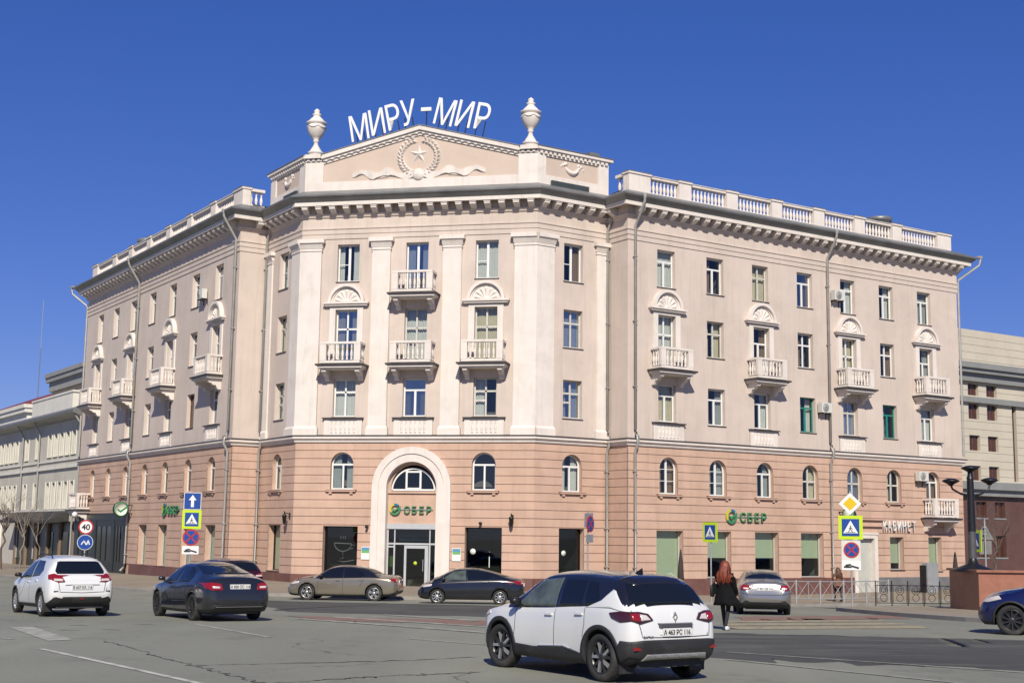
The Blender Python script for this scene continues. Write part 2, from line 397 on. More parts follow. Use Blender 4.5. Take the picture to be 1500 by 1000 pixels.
for args in [
    ('crossing_stripe', (-5.46, 36.19), (-0.37, 30.85), 0.3, M_LINEF, 0.012),
    ('crossing_stripe', (-4.73, 37.5), (0.26, 32.66), 0.3, M_LINEF, 0.012),
    ('crossing_stripe', (-3.63, 39.72), (-0.8, 36.42), 0.3, M_LINEF, 0.012),
    ('lane_line', (-8.25, 24.45), (-3.7, 18.21), 0.12, M_LINE, 0.008),
    ('lane_line', (-7.45, 32.79), (-4.9, 28.38), 0.13, M_LINEF, 0.008),
    ('lane_line', (-2.03, 28.56), (-0.43, 27.04), 0.12, M_LINEF, 0.008),
    ('road_dash', (-12.55, 34.06), (-12.19, 34.17), 0.14, M_LINEF, 0.008),
    ('road_dash', (-10.75, 31.03), (-10.25, 31.01), 0.14, M_LINEF, 0.008),
    ('road_dash', (-10.13, 31.77), (-9.69, 31.89), 0.14, M_LINEF, 0.008),
    ('road_dash', (-8.77, 32.44), (-8.36, 32.55), 0.14, M_LINEF, 0.008),
    ('road_dash', (-9.74, 29.91), (-9.3, 30.02), 0.14, M_LINEF, 0.008),
    ('road_dash', (-9.95, 27.07), (-9.59, 26.74), 0.14, M_LINEF, 0.008),
    ('road_dash', (-8.93, 30.38), (-8.49, 30.22), 0.14, M_LINEF, 0.008),
    ('lane_line', (4.11, 25.91), (8.33, 22.33), 0.1, M_LINEF, 0.012),
    ('lane_line', (3.83, 24.13), (6.75, 20.25), 0.09, M_LINEF, 0.012),
]: stripe(*args)
# cracks wandering across the worn asphalt
M_CRACK = mat('crack_filler', (.035, .034, .03), .9)
for pts in [
    [(-7.84, 26.71), (-7.04, 25.37), (-5.28, 22.19), (-4.94, 21.61), (-1.71, 23.05), (-0.52, 24.12)],
    [(-4.94, 21.61), (-4.61, 21.06), (-3.64, 19.5), (-2.89, 18.23)],
    [(-3.25, 18.98), (-2.2, 20.0), (-0.45, 21.12)],
]:
    rnd = random.Random(len(pts) + int(pts[0][1])); P = resample(pts, 60); mid = [p + Vector((rnd.gauss(0, .05), rnd.gauss(0, .07))) for p in P]
    wd = [max(.006, rnd.gauss(.022, .012)) for _ in P]
    sheet('road_crack', [p - Vector((0, w)) for p, w in zip(mid, wd)], [p + Vector((0, w)) for p, w in zip(mid, wd)], .005, M_CRACK, 60, 1)
sheet('dark_asphalt_strip', ragged([(-16.16, 63.19), (-12.15, 59.0), (-8.85, 54.93), (-1.17, 52.57), (6.54, 49.65)], 70, .10, 3), ragged([(-15.91, 62.49), (-11.25, 54.68), (-6.39, 41.02), (-0.86, 39.14), (5.04, 38.27)], 70, .18, 4), .004, M_ASPHD, 70, 8)
# ------------------------------------------------------------------ corner building: plan
TH = R(33.233)
AX = Vector((math.cos(TH), math.sin(TH))); BX = Vector((-math.sin(TH), math.cos(TH))); ORG = Vector((-6.983, 62.588))
D_, C_, W_, LR, LL = 1.726, 9.237, 15.706, 42.587, 45.584
def UV(u, v): return ORG + AX * u + BX * v
PW = [UV(0, LL), UV(0, W_), UV(D_, W_), UV(D_, D_ + C_), UV(D_ + C_, D_), UV(W_, D_), UV(W_, 0), UV(LR, 0)]
DEPTH = 13.0
class Face:
    def __init__(s, A, B):
        s.A = A; t = (B - A); s.L = t.length; t.normalize(); s.t = t
        s.M = Matrix(((t.x, -t.y, 0, A.x), (t.y, t.x, 0, A.y), (0, 0, 1, 0), (0, 0, 0, 1)))
    def at(s, x, y=0, z=0, rz=0): return s.M @ T(x, y, z, rz)
FL, FLr, FLb, FF, FRb, FRr, FR = [Face(PW[i], PW[i + 1]) for i in range(7)]
END_L = Face(UV(DEPTH, LL), PW[0]); END_R = Face(PW[7], UV(LR, DEPTH))
Z_PL, Z_B0, Z_B1, Z_AR = 0.42, 7.40, 7.75, 18.45
bc = FF.at(FF.L / 2, 0, 0).translation
BLD = empty('corner_building', T(bc.x, bc.y, -.2), 'pink and beige five-storey corner building with pilasters, balconies and pediment', 'building')

# openings: (x, w, z0, z1, arched)
def hw(h, z):
    x, w, z0, z1, ar = h[:5]
    if not ar: return w / 2
    r = w / 2; zs = z1 - r
    return r if z <= zs else math.sqrt(max(0, r * r - (z - zs) ** 2))
def slices(L, za, zb, holes, zx=()):
    zs = {za, zb}
    for h in holes:
        for z in (h[2], h[3]):
            if za < z < zb: zs.add(z)
        if h[4]:
            r = h[1] / 2; c = h[3] - r
            for k in range(0, 10):
                z = c + r * math.sin(k / 10 * math.pi / 2)
                if za < z < zb: zs.add(z)
    zs = sorted(zs); out = []
    for a, b in zip(zs, zs[1:]):
        act = sorted([h for h in holes if h[2] < (a + b) / 2 < h[3]], key=lambda h: h[0])
        la = lb = 0.0
        for h in act:
            ra, rb = h[0] - hw(h, a), h[0] - hw(h, b)
            if max(ra - la, rb - lb) > .001: out.append((la, lb, ra, rb, a, b))
            la, lb = h[0] + hw(h, a), h[0] + hw(h, b)
        if L - la > .001: out.append((la, lb, L, L, a, b))
    return out
def outline(h, n=10):
    x, w, z0, z1, ar = h[:5]; r = w / 2
    if not ar: return [(x - r, z0), (x + r, z0), (x + r, z1), (x - r, z1)]
    c = z1 - r
    return [(x - r, z0), (x + r, z0)] + [(x + r * math.cos(k * math.pi / n / 1), c + r * math.sin(k * math.pi / n)) for k in range(n + 1)]
def wall_mesh(mb, F, za, zb, holes, y, depth):
    for la, lb, ra, rb, a, b in slices(F.L, za, zb, holes):
        mb.quad((la, y, a), (ra, y, a), (rb, y, b), (lb, y, b))
    for h in holes:
        o = outline(h, 14); dd = h[5] if len(h) > 5 else depth
        for i in range(len(o)):
            p, q = o[i], o[(i + 1) % len(o)]
            mb.quad((p[0], -.0, p[1]), (p[0], dd, p[1]), (q[0], dd, q[1]), (q[0], 0, q[1]))
NC = 16
def islands(mb):
    key = [tuple(round(c, 4) for c in v) for v in mb.v]; par = {}
    def find(a):
        while par.setdefault(a, a) != a: a = par[a]
        return a
    for f in mb.f:
        r0 = find(key[f[0]])
        for i in f[1:]: par[find(key[i])] = r0
    out = {}
    for f in mb.f: out.setdefault(find(key[f[0]]), MB()).add([mb.v[i] for i in f], [tuple(range(len(f)))])
    return list(out.values())
COURSE_Z = [Z_PL + (Z_B0 - Z_PL) * i / NC for i in range(NC + 1)]
def rusticate(F, holes):
    for z0, z1 in zip(COURSE_Z, COURSE_Z[1:]):
        mb = MB(); a0, b0 = z0 + .016, z1 - .016
        sl = slices(F.L, a0, b0, holes)
        for la, lb, ra, rb, a, b in sl:
            mb.quad((la, 0, a), (ra, 0, a), (rb, 0, b), (lb, 0, b))
            mb.quad((la, .05, a), (la, 0, a), (lb, 0, b), (lb, .05, b)); mb.quad((ra, 0, a), (ra, .05, a), (rb, .05, b), (rb, 0, b))
            if abs(a - a0) < 1e-6: mb.quad((la, .05, a), (ra, .05, a), (ra, 0, a), (la, 0, a))
            if abs(b - b0) < 1e-6: mb.quad((lb, 0, b), (rb, 0, b), (rb, .05, b), (lb, .05, b))
        for piece in islands(mb): piece.build('stone_course', M_PINK, BLD, F.M)

# ------------------------------------------------------------------ windows
_mc = {}
def cached(key, fn):
    if key not in _mc: _mc[key] = fn()
    return _mc[key]
FRAMES = {'pvc': M_PVC, 'wood': M_WOOD, 'teal': M_TEAL, 'brown': M_BROWN, 'alu': M_STEEL, 'dark': M_BLACK}
def frame_and_panes(w, h, kind, arch, b=.075):
    """returns frame MB and pane polygons (x,z); origin at the middle of the sill"""
    f = MB(); y0, y1 = 0, .07; hwid = w / 2; r = hwid; zs = h - r if arch else h
    bars = []
    f.box(-hwid, hwid, y0, y1, 0, b)
    f.box(-hwid, -hwid + b, y0, y1, b, zs); f.box(hwid - b, hwid, y0, y1, b, zs)
    if arch:
        n = 16; ri = r - b
        for k in range(n):
            a0, a1 = math.pi * k / n, math.pi * (k + 1) / n
            f.prism([(ri * math.cos(a0), zs + ri * math.sin(a0)), (r * math.cos(a0), zs + r * math.sin(a0)), (r * math.cos(a1), zs + r * math.sin(a1)), (ri * math.cos(a1), zs + ri * math.sin(a1))], 'y', y0, y1)
    else: f.box(-hwid + b, hwid - b, y0, y1, h - b, h)
    m = b * .62; panes = []
    X0, X1, Zb, Zt = -hwid + b, hwid - b, b, h - b
    def arc(x0, x1, zb):
        ri = r - b; n = 12; pts = [(x0, zb), (x1, zb)]
        a0 = math.acos(max(-1, min(1, x1 / ri))); a1 = math.acos(max(-1, min(1, x0 / ri)))
        return pts + [(ri * math.cos(a0 + (a1 - a0) * k / n), zs + ri * math.sin(a0 + (a1 - a0) * k / n)) for k in range(n + 1)]
    def rect(x0, x1, z0, z1): panes.append([(x0, z0), (x1, z0), (x1, z1), (x0, z1)])
    if arch and kind == 'A':
        f.box(X0, X1, .005, y1 + .002, zs - m, zs + m); f.box(-m, m, .005, y1 + .004, Zb, zs - m)
        rect(X0, -m, Zb, zs - m); rect(m, X1, Zb, zs - m); panes.append(arc(X0, X1, zs + m))
    elif arch and kind == 'A2':
        f.box(-m * 1.3, m * 1.3, .005, y1 + .002, Zb, h - b)
        for zz in (h * .36, h * .68): f.box(X0, -m * 1.3, .012, y1 - .005, zz - .015, zz + .015); f.box(m * 1.3, X1, .012, y1 - .005, zz - .015, zz + .015)
        panes.append(arc(X0, -m, Zb)); panes.append(arc(m, X1, Zb))
    elif arch and kind == 'A3':
        zt = h * .52
        f.box(X0, X1, .005, y1 + .002, zt - m, zt + m); f.box(-m, m, .005, y1 + .004, Zb, h - b)
        rect(X0, -m, Zb, zt - m); rect(m, X1, Zb, zt - m); panes.append(arc(X0, -m, zt + m)); panes.append(arc(m, X1, zt + m))
    elif kind == 'T':
        zt = h * .70
        f.box(X0, X1, .005, y1 + .002, zt - m, zt + m); f.box(-m * 1.3, m * 1.3, .005, y1 + .004, Zb, zt - m)
        rect(X0, -m, Zb, zt - m); rect(m, X1, Zb, zt - m); rect(X0, X1, zt + m, Zt)
    elif kind == 'X':
        zt = h * .66
        f.box(X0, X1, .005, y1 + .002, zt - m, zt + m); f.box(-m, m, .005, y1 + .004, Zb, Zt)
        rect(X0, -m, Zb, zt - m); rect(m, X1, Zb, zt - m); rect(X0, -m, zt + m, Zt); rect(m, X1, zt + m, Zt)
    elif kind == 'V':                                   # small vent pane on the left
        zt = h * .66; zv = h * .42
        f.box(X0, X1, .005, y1 + .002, zt - m, zt + m); f.box(-m, m, .005, y1 + .004, Zb, Zt); f.box(X0, -m, .012, y1 - .002, zv - m, zv + m)
        rect(X0, -m, Zb, zv - m); rect(X0, -m, zv + m, zt - m); rect(m, X1, Zb, zt - m); rect(X0, -m, zt + m, Zt); rect(m, X1, zt + m, Zt)
    elif kind == 'II':
        f.box(-m * 1.4, m * 1.4, .005, y1 + .002, Zb, Zt); f.box(X0, -m, .012, y1 - .002, h * .47 - .02, h * .47 + .02)
        rect(X0, -m, Zb, h * .47); rect(X0, -m, h * .47, Zt); rect(m, X1, Zb, Zt)
    elif kind == 'I2':
        f.box(-m * 1.4, m * 1.4, .005, y1 + .002, Zb, Zt); rect(X0, -m, Zb, Zt); rect(m, X1, Zb, Zt)
    else: rect(X0, X1, Zb, Zt)
    return f, panes
def curtain_mesh(style, w, h, seed):
    rnd = random.Random(seed); mb = MB()
    spans = {'both': [(-w / 2, -w / 2 + w * rnd.uniform(.22, .38)), (w / 2 - w * rnd.uniform(.22, .38), w / 2)], 'full': [(-w / 2, w / 2)], 'none': [],
             'left': [(-w / 2, w * rnd.uniform(-.1, .1))], 'right': [(w * rnd.uniform(-.1, .1), w / 2)]}[style]
    for a, b in spans:
        n = max(6, int((b - a) * 26)); ph = rnd.random() * 6
        vs = [(a + (b - a) * i / n, .20 + .028 * math.sin(i * 1.9 + ph) + .01 * math.sin(i * .7), z) for z in (.02, h - .02) for i in range(n + 1)]
        mb.add(vs, [(i, i + 1, n + 2 + i, n + 1 + i) for i in range(n)], 0, True)
    return mb
WIN_N = 0
def window(parent, Fm, x, z0, w, h, kind='T', fr='pvc', arch=False, depth=.24, curtain=None, blind=None, gl=None, room=None, sill=True, b=.075, rd=1.5, label=None):
    global WIN_N
    WIN_N += 1; rnd = random.Random(WIN_N * 13 + 5)
    M = Fm @ T(x, depth, z0)
    key = (round(w, 3), round(h, 3), kind, arch, b)
    fmb, panes = frame_and_panes(w, h, kind, arch, b)
    me = cached(('f', fr) + key, lambda: fmb.mesh('window', FRAMES[fr]))
    o = link('window', me, parent, M)
    if label: o['label'] = label
    G = gl or (M_GLASSB if rnd.random() < .16 else M_GLASS)
    for i, p in enumerate(panes):
        pm = cached(('p', i, G.name) + key, lambda: MB().add([(q[0], .035, q[1]) for q in p], [tuple(range(len(p)))]).mesh('pane', G))
        link('pane', pm, o, M)
    if blind is not None:
        bm_ = cached(('b', round(blind, 2)) + key, lambda: MB().box(-w / 2 + .03, w / 2 - .03, .11, .115, h - h * blind, h - .02).box(-w / 2 + .03, w / 2 - .03, .095, .125, h - h * blind - .035, h - h * blind).mesh('roller_blind', M_BLIND))
        link('roller_blind', bm_, o, M)
    elif curtain is None:
        curtain = rnd.choice(['both', 'full', 'full', 'both', 'left', 'right', 'full', 'both'])
    if blind is None and curtain:
        cm = M_CURT[rnd.choice([0, 0, 0, 1, 2, 2, 3])]; sd = rnd.randrange(4)
        link('curtain', cached(('c', curtain, sd, cm.name, round(w, 2), round(h, 2)), lambda: curtain_mesh(curtain, w - .02, h, sd).mesh('curtain', cm)), o, M)
    rm = room or M_ROOM
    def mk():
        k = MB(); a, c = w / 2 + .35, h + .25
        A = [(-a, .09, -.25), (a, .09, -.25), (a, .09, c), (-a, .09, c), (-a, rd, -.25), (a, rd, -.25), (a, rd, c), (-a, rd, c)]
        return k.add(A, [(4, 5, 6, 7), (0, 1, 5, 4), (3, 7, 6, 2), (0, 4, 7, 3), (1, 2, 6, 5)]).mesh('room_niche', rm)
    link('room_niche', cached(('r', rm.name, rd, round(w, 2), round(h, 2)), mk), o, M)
    if sill:
        link('sill', cached(('s', round(w, 2), depth), lambda: MB().prism([(-depth - .06, -.05), (.02, -.012), (.02, .012), (-depth - .06, -.022)], 'x', -w / 2 - .05, w / 2 + .05).mesh('sill', M_FLASH)), o, M)
    return o

ZW = {5: (16.1, 18.15), 4: (12.52, 14.55), 3: (8.76, 10.78)}
WW = 1.25
COLS_R = [2.66, 6.2, 9.65, 13.2, 16.82, 20.2, 23.7]
COLS_R2 = [2.8, 6.31, 9.84, 13.42, 17.1, 20.5, 24.05]
COLS_L = [3.4, 7.12, 10.95, 14.95, 18.85, 22.95, 26.8]
BAL = (0, 2, 4, 6)
def arch_label(): return None

HOLES = {k: [] for k in ('L', 'Lr', 'Lb', 'F', 'Rb', 'Rr', 'R')}     # upper (plaster) openings
HOLEL = {k: [] for k in HOLES}                                          # lower (pink) openings
FACES = dict(L=FL, Lr=FLr, Lb=FLb, F=FF, Rb=FRb, Rr=FRr, R=FR)
def up(k, x, fl, kind, fr='pvc', door=False, **kw):
    z0, z1 = ZW[fl]
    if door: z0 = {4: 11.50, 5: 15.27}[fl]
    HOLES[k].append((x, WW, z0, z1, False, .36))
    window(BLD, FACES[k].M, x, z0, WW, z1 - z0, kind, fr, sill=not door, **kw)
def arch2(k, x, kind='A', fr='pvc', **kw):
    HOLEL[k].append((x, 1.27, 4.90, 6.86, True, .36))
    window(BLD, FACES[k].M, x, 4.90, 1.27, 1.96, kind, fr, True, **kw)
    # stone sill on two little consoles
    s = MB().box(-.82, .82, -.14, .05, -.12, -.03).box(-.86, .86, -.17, .05, -.03, -.002).box(-.66, -.5, -.1, .05, -.24, -.12).box(.5, .66, -.1, .05, -.24, -.12)
    link('stone_sill', cached('ssill', lambda: s.mesh('stone_sill', M_PINK)), BLD, FACES[k].at(x, 0, 4.9))
def shop(k, x, w, z0, z1, blind, fr='alu', **kw):
    HOLEL[k].append((x, w, z0, z1, False, .42))
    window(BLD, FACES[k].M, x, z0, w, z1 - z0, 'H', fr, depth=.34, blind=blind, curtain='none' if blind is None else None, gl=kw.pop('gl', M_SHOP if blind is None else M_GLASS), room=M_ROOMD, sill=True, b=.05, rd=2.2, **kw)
_cs = curtain_mesh
def curtain_mesh(style, w, h, seed):
    return MB() if style == 'none' else _cs(style, w, h, seed)

# front
FX = [2.65, 6.53, 10.38]
for i, x in enumerate(FX):
    up('F', x, 5, ['II', 'I2', 'II'][i], door=(i == 1), gl=M_GLASSB if i == 1 else None)
    up('F', x, 4, ['X', 'V', 'X'][i], ['pvc', 'wood', 'wood'][i], door=True, gl=M_GLASSB if i == 0 else None, curtain=None if i == 0 else 'full')
    up('F', x, 3, ['X', 'T', 'V'][i], ['pvc', 'pvc', 'wood'][i], gl=M_GLASSB if i == 1 else None)
arch2('F', FX[0], 'A', curtain='both'); arch2('F', FX[2], 'A', curtain='none')
shop('F', 2.67, 1.92, .52, 2.97, None, 'dark'); shop('F', 10.42, 1.96, .52, 2.99, None, 'dark')
# bevels
for k, x in (('Rb', 2.40), ('Lb', 2.36)):
    up(k, x, 5, 'II'); up(k, x, 4, 'X', 'wood', curtain='full'); up(k, x, 3, 'V', 'wood')
    arch2(k, x)
    shop(k, x, 1.62, .55, 3.0, .98 if k == 'Lb' else None, 'dark')
# wings
RK = {5: 'TTXTTTT', 4: 'XXTXXXT', 3: 'TTTTXTT'}
for i in range(7):
    fr5 = ['pvc', 'pvc', 'wood', 'pvc', 'pvc', 'pvc', 'pvc'][i]
    up('R', COLS_R[i], 5, RK[5][i], fr5)
    up('R', COLS_R[i], 4, RK[4][i], ['pvc', 'wood', 'pvc', 'pvc', 'pvc', 'pvc', 'pvc'][i], door=i in BAL)
    if i in (3, 5): up('R', COLS_R[i] + .1, 3, 'T', 'teal', label='teal painted window', gl=M_GLASSB if False else None)
    else: up('R', COLS_R[i] + .05, 3, RK[3][i], 'wood' if i == 4 else 'pvc')
    arch2('R', COLS_R2[i], ['A2', 'A2', 'A', 'A3', 'A3', 'A3', 'A'][i], 'wood' if i in (3, 4, 5) else 'pvc')
    up('L', COLS_L[i], 5, 'TXTTXTT'[i]); up('L', COLS_L[i], 4, 'TTXTXTX'[i], door=i in BAL)
    up('L', COLS_L[i], 3, 'TTXTTTT'[i], 'brown' if i == 5 else 'pvc', label='brown wooden window' if i == 5 else None)
    arch2('L', COLS_L[i] + .05, 'A')
for x, w, bl in ((2.87, 1.84, .99), (6.37, 1.72, .56), (9.92, 1.80, .56), (13.48, 1.80, .56)): shop('R', x, w, .48, 2.97, bl)
shop('R', 20.62, 1.2, .88, 2.82, .78); shop('R', 24.08, 1.2, .80, 2.85, .99)
for x in (15.15, 19.0, 23.15, 27.1): shop('L', x, 1.62, .42, 2.97, .99)
# service door in the right wing
HOLEL['R'].append((17.85, 1.5, -.9, 2.75, False, .5))
# entrance opening in the front
PORT = (6.53, 2.74, -1.2, 6.38, True, .42)
HOLEL['F'].append(PORT)

# ------------------------------------------------------------------ wall surfaces
for k, F in FACES.items():
    mb = MB(); wall_mesh(mb, F, Z_B1 - .1, 19.8, HOLES[k], 0, .36); mb.build('upper_wall', M_PLASTER, BLD, F.M)
    mb = MB(); wall_mesh(mb, F, -1.3, Z_B1 - .05, HOLEL[k], .05, .36); mb.build('lower_wall', M_PINK, BLD, F.M)
    rusticate(F, HOLEL[k])
for F in (END_L, END_R):
    mb = MB(); wall_mesh(mb, F, Z_B1 - .1, 20.3, [], 0, .3); mb.build('upper_wall', M_PLASTER, BLD, F.M)
    mb = MB(); wall_mesh(mb, F, -1.3, Z_B1 - .05, [], .05, .3); mb.build('lower_wall', M_PINK, BLD, F.M)
# plinth, cut at the doorways and deep windows
def plinth(F, x0, x1, m, y0=-.06, top=Z_PL + .02):
    MB().box(x0, x1, y0, .3, -1.3, top).build('plinth', m, BLD, F.M)
plinth(FL, 12.9, FL.L + .06, M_PLINTH); plinth(FLr, .0, FLr.L, M_PLINTH); plinth(FLb, 0.0, FLb.L + .02, M_PLINTH)
plinth(FF, 0, 6.53 - 2.14, M_PLINTH); plinth(FF, 6.53 + 2.14, FF.L, M_PLINTH); plinth(FRb, -.02, FRb.L, M_PLINTH)
plinth(FRr, 0, FRr.L, M_PLINTH); plinth(FR, -.06, 16.9, M_PLINTH); plinth(FR, 18.8, FR.L + .06, M_PLINTHG)

# ------------------------------------------------------------------ mouldings swept along the whole front
def offset_path(pts, off):
    out = []
    for i, p in enumerate(pts):
        ds = []
        if i > 0: ds.append((p - pts[i - 1]).normalized())
        if i < len(pts) - 1: ds.append((pts[i + 1] - p).normalized())
        ns = [Vector((d.y, -d.x)) for d in ds]
        if len(ns) == 1: out.append(p + ns[0] * off)
        else:
            b = (ns[0] + ns[1]).normalized(); out.append(p + b * (off / b.dot(ns[0])))
    return out
PATH = [UV(DEPTH, LL)] + PW + [UV(LR, DEPTH)]
def sweep(name, prof, m, path=PATH, per_face=True):
    rows = [offset_path(path, o) for o, z in prof]
    for i in range(len(path) - 1):
        mb = MB()
        for j in range(len(prof) - 1):
            a, b, c, d = rows[j][i], rows[j][i + 1], rows[j + 1][i + 1], rows[j + 1][i]
            mb.quad((a.x, a.y, prof[j][1]), (b.x, b.y, prof[j][1]), (c.x, c.y, prof[j + 1][1]), (d.x, d.y, prof[j + 1][1]))
        mb.build(name, m, BLD, Matrix())
sweep('belt_moulding', [(-.02, 7.38), (.07, 7.38), (.10, 7.44), (.10, 7.5), (.20, 7.56), (.22, 7.58), (.22, 7.71), (-.02, 7.74)], M_WHITE)
sweep('belt_flashing', [(.215, 7.715), (.255, 7.705), (.255, 7.735), (-.02, 7.80)], M_FLASH)
sweep('architrave', [(-.02, 18.46), (.04, 18.46), (.04, 18.70), (.075, 18.73), (.075, 18.96), (.12, 19.0), (.12, 19.05), (.03, 19.08), (.03, 19.72)], M_PLASTER)
sweep('bed_moulding', [(.02, 19.62), (.10, 19.66), (.13, 19.76), (.18, 19.80), (.18, 19.86), (.12, 19.9), (.12, 20.30), (.66, 20.31)], M_PLASTER)  # beige instead of white puts the shade under the cornice into the colour
sweep('fascia', [(.60, 20.31), (.60, 20.19), (.68, 20.19), (.69, 20.40), (.66, 20.42)], M_WHITE)
sweep('gutter', [(.66, 20.395), (.72, 20.41), (.80, 20.50), (.92, 20.62), (.98, 20.66), (.99, 20.75), (.95, 20.76)], M_METAL)
sweep('eaves_roof', [(.96, 20.75), (.10, 21.16), (-1.2, 21.30)], M_METAL)
# modillions
mod = MB().prism([(-.12, 19.84), (-.26, 19.84), (-.38, 19.93), (-.50, 19.96), (-.60, 20.02), (-.61, 20.20), (-.58, 20.30), (-.12, 20.30)], 'x', -.16, .16)
mod.box(-.18, .18, -.635, -.12, 20.12, 20.185)
mod_me = mod.mesh('modillion', M_WHITE)
for F, m0, m1 in ((FL, .1, .55), (FLr, .75, .55), (FLb, .75, .25), (FF, .25, .25), (FRb, .25, .75), (FRr, .55, .75), (FR, .55, .1), (END_R, .1, 8), (END_L, 8, .1)):
    span = F.L - m0 - m1
    if span < .1: continue
    n = max(1, round(span / .77))
    for i in range(n + 1 if n > 1 else 1):
        link('modillion', mod_me, BLD, F.at(m0 + span * (i / n if n > 1 else .5), 0, 0))
# flat roof behind the parapet
rp = [UV(.7, LL - .7), UV(.7, W_), UV(D_ + .9, W_ + .3), UV(D_ + .9, D_ + C_ + .3), UV(D_ + C_ + .3, D_ + .9), UV(W_ + .3, D_ + .9), UV(W_, .7), UV(LR - .7, .7), UV(LR - .7, DEPTH), UV(DEPTH + 4, DEPTH), UV(DEPTH, DEPTH + 4), UV(DEPTH, LL - .7)]
MB().add([(p.x, p.y, 21.29) for p in rp], [tuple(range(len(rp)))]).build('roof', M_METAL, BLD, Matrix())
bw = [UV(LR, DEPTH), UV(DEPTH, DEPTH), UV(DEPTH, LL)]
mb = MB()
for p, q in zip(bw, bw[1:]): mb.quad((p.x, p.y, -1.3), (q.x, q.y, -1.3), (q.x, q.y, 21.29), (p.x, p.y, 21.29))
mb.build('courtyard_wall', M_PLASTER, BLD, Matrix())

# ------------------------------------------------------------------ pilasters
def pilaster(F, x0, x1, off=.16, cap=True, l=1, r=1):
    """l/r = 1 where the moulding returns at that side, 0 where it runs on round the corner"""
    o = MB().box(x0, x1, -off, 0, 8.22, 17.85).build('pilaster', M_WHITE, BLD, F.M)
    b = MB().box(x0 - .1 * l, x1 + .1 * r, -off - .09, 0, 7.76, 8.12).prism([(-off - .09, 8.12), (0, 8.12), (0, 8.24), (-off - .005, 8.24)], 'x', x0 - .06 * l, x1 + .06 * r)
    b.build('pilaster_base', M_WHITE, o, F.M)
    c = MB().box(x0 - .04 * l, x1 + .04 * r, -off - .04, 0, 17.78, 17.86)
    c.prism([(-off - .02, 17.92), (0, 17.92), (0, 18.22), (-off - .15, 18.22), (-off - .06, 18.02)], 'x', x0 - .06 * l, x1 + .06 * r)
    c.box(x0 - .18 * l, x1 + .18 * r, -off - .2, 0, 18.22, 18.44).box(x0, x1, -off - .002, 0, 17.85, 17.93)
    c.build('capital', M_WHITE, o, F.M)
pilaster(FF, 4.05, 5.07); pilaster(FF, 8.0, 9.02)
pilaster(FF, -.066, 1.16, l=0, r=1); pilaster(FF, 11.9, FF.L + .066, l=1, r=0)
pilaster(FLb, FLb.L - 1.0, FLb.L + .062, l=1, r=0); pilaster(FRb, -.062, 1.05, l=0, r=1)
pilaster(FRb, 3.92, 4.58, .08); pilaster(FLb, .16, .82, .08)

# ------------------------------------------------------------------ balconies
BALU_PROF = [(.045, 0), (.07, .0), (.07, .04), (.045, .07), (.05, .12), (.075, .24), (.07, .34), (.045, .47), (.035, .55), (.05, .58), (.05, .62), (.035, .66), (.06, .70), (.06, .74)]
def baluster_mesh(h, s=1.0, m=None, n=8): return MB().lathe([(r * s, z * h / .74) for r, z in BALU_PROF], n).mesh('baluster', m or M_WHITE)
BM = baluster_mesh(.82)
def bracket_mesh():
    p = [(0, 0), (-.78, 0), (-.80, -.12), (-.70, -.20), (-.60, -.19), (-.55, -.27), (-.42, -.33), (-.34, -.30), (-.28, -.40), (-.22, -.52), (-.10, -.56), (0, -.54)]
    return MB().prism(p, 'x', -.12, .12).mesh('bracket', M_WHITE)
BRK = bracket_mesh()
def balcony(F, x, zf, group=None):
    """zf = top of the slab"""
    M = F.at(x, 0, zf)
    sl = MB().box(-1.34, 1.34, -1.05, 0, -.09, 0, 1).box(-1.24, 1.24, -.96, 0, -.21, -.088, 0).box(-1.14, 1.14, -.86, 0, -.28, -.208, 0)
    o = sl.build('balcony', [M_WHITE, M_FLASH], BLD, M)
    for s in (-1, 1): link('bracket', BRK, o, M @ T(s * .93, 0, -.275))
    rl = MB().box(-1.12, 1.12, -.94, -.74, 1.06, 1.18).box(-1.12, -.92, -.74, 0, 1.06, 1.18).box(.92, 1.12, -.74, 0, 1.06, 1.18)
    rl.build('handrail', M_WHITE, o, M)
    bs = MB().box(-1.10, 1.10, -.92, -.76, .04, .17).box(-1.10, -.94, -.76, 0, .04, .17).box(.94, 1.10, -.76, 0, .04, .17)
    bs.box(-1.0, -.8, -.86, -.80, 0, .05).box(.8, 1.0, -.86, -.8, 0, .05)
    bs.build('rail_base', M_WHITE, o, M)
    for s in (-1, 1):
        MB().box(s * 1.12 - (.34 if s > 0 else 0), s * 1.12 + (.34 if s < 0 else 0), -.93, -.75, .171, 1.059).build('rail_pier', M_WHITE, o, M)
        for yy in (-.58, -.38, -.18): link('baluster', BM, o, M @ T(s * 1.02, yy, .205))
    for i in range(6): link('baluster', BM, o, M @ T(-.62 + 1.24 * i / 5, -.84, .205))
for i, x in enumerate(FX): balcony(FF, x, 11.50)
balcony(FF, FX[1], 15.27)
for i in BAL: balcony(FR, COLS_R[i], 11.50); balcony(FL, COLS_L[i], 11.50)
balcony(FR, 24.15, 4.02); balcony(FL, 2.0, 4.02)

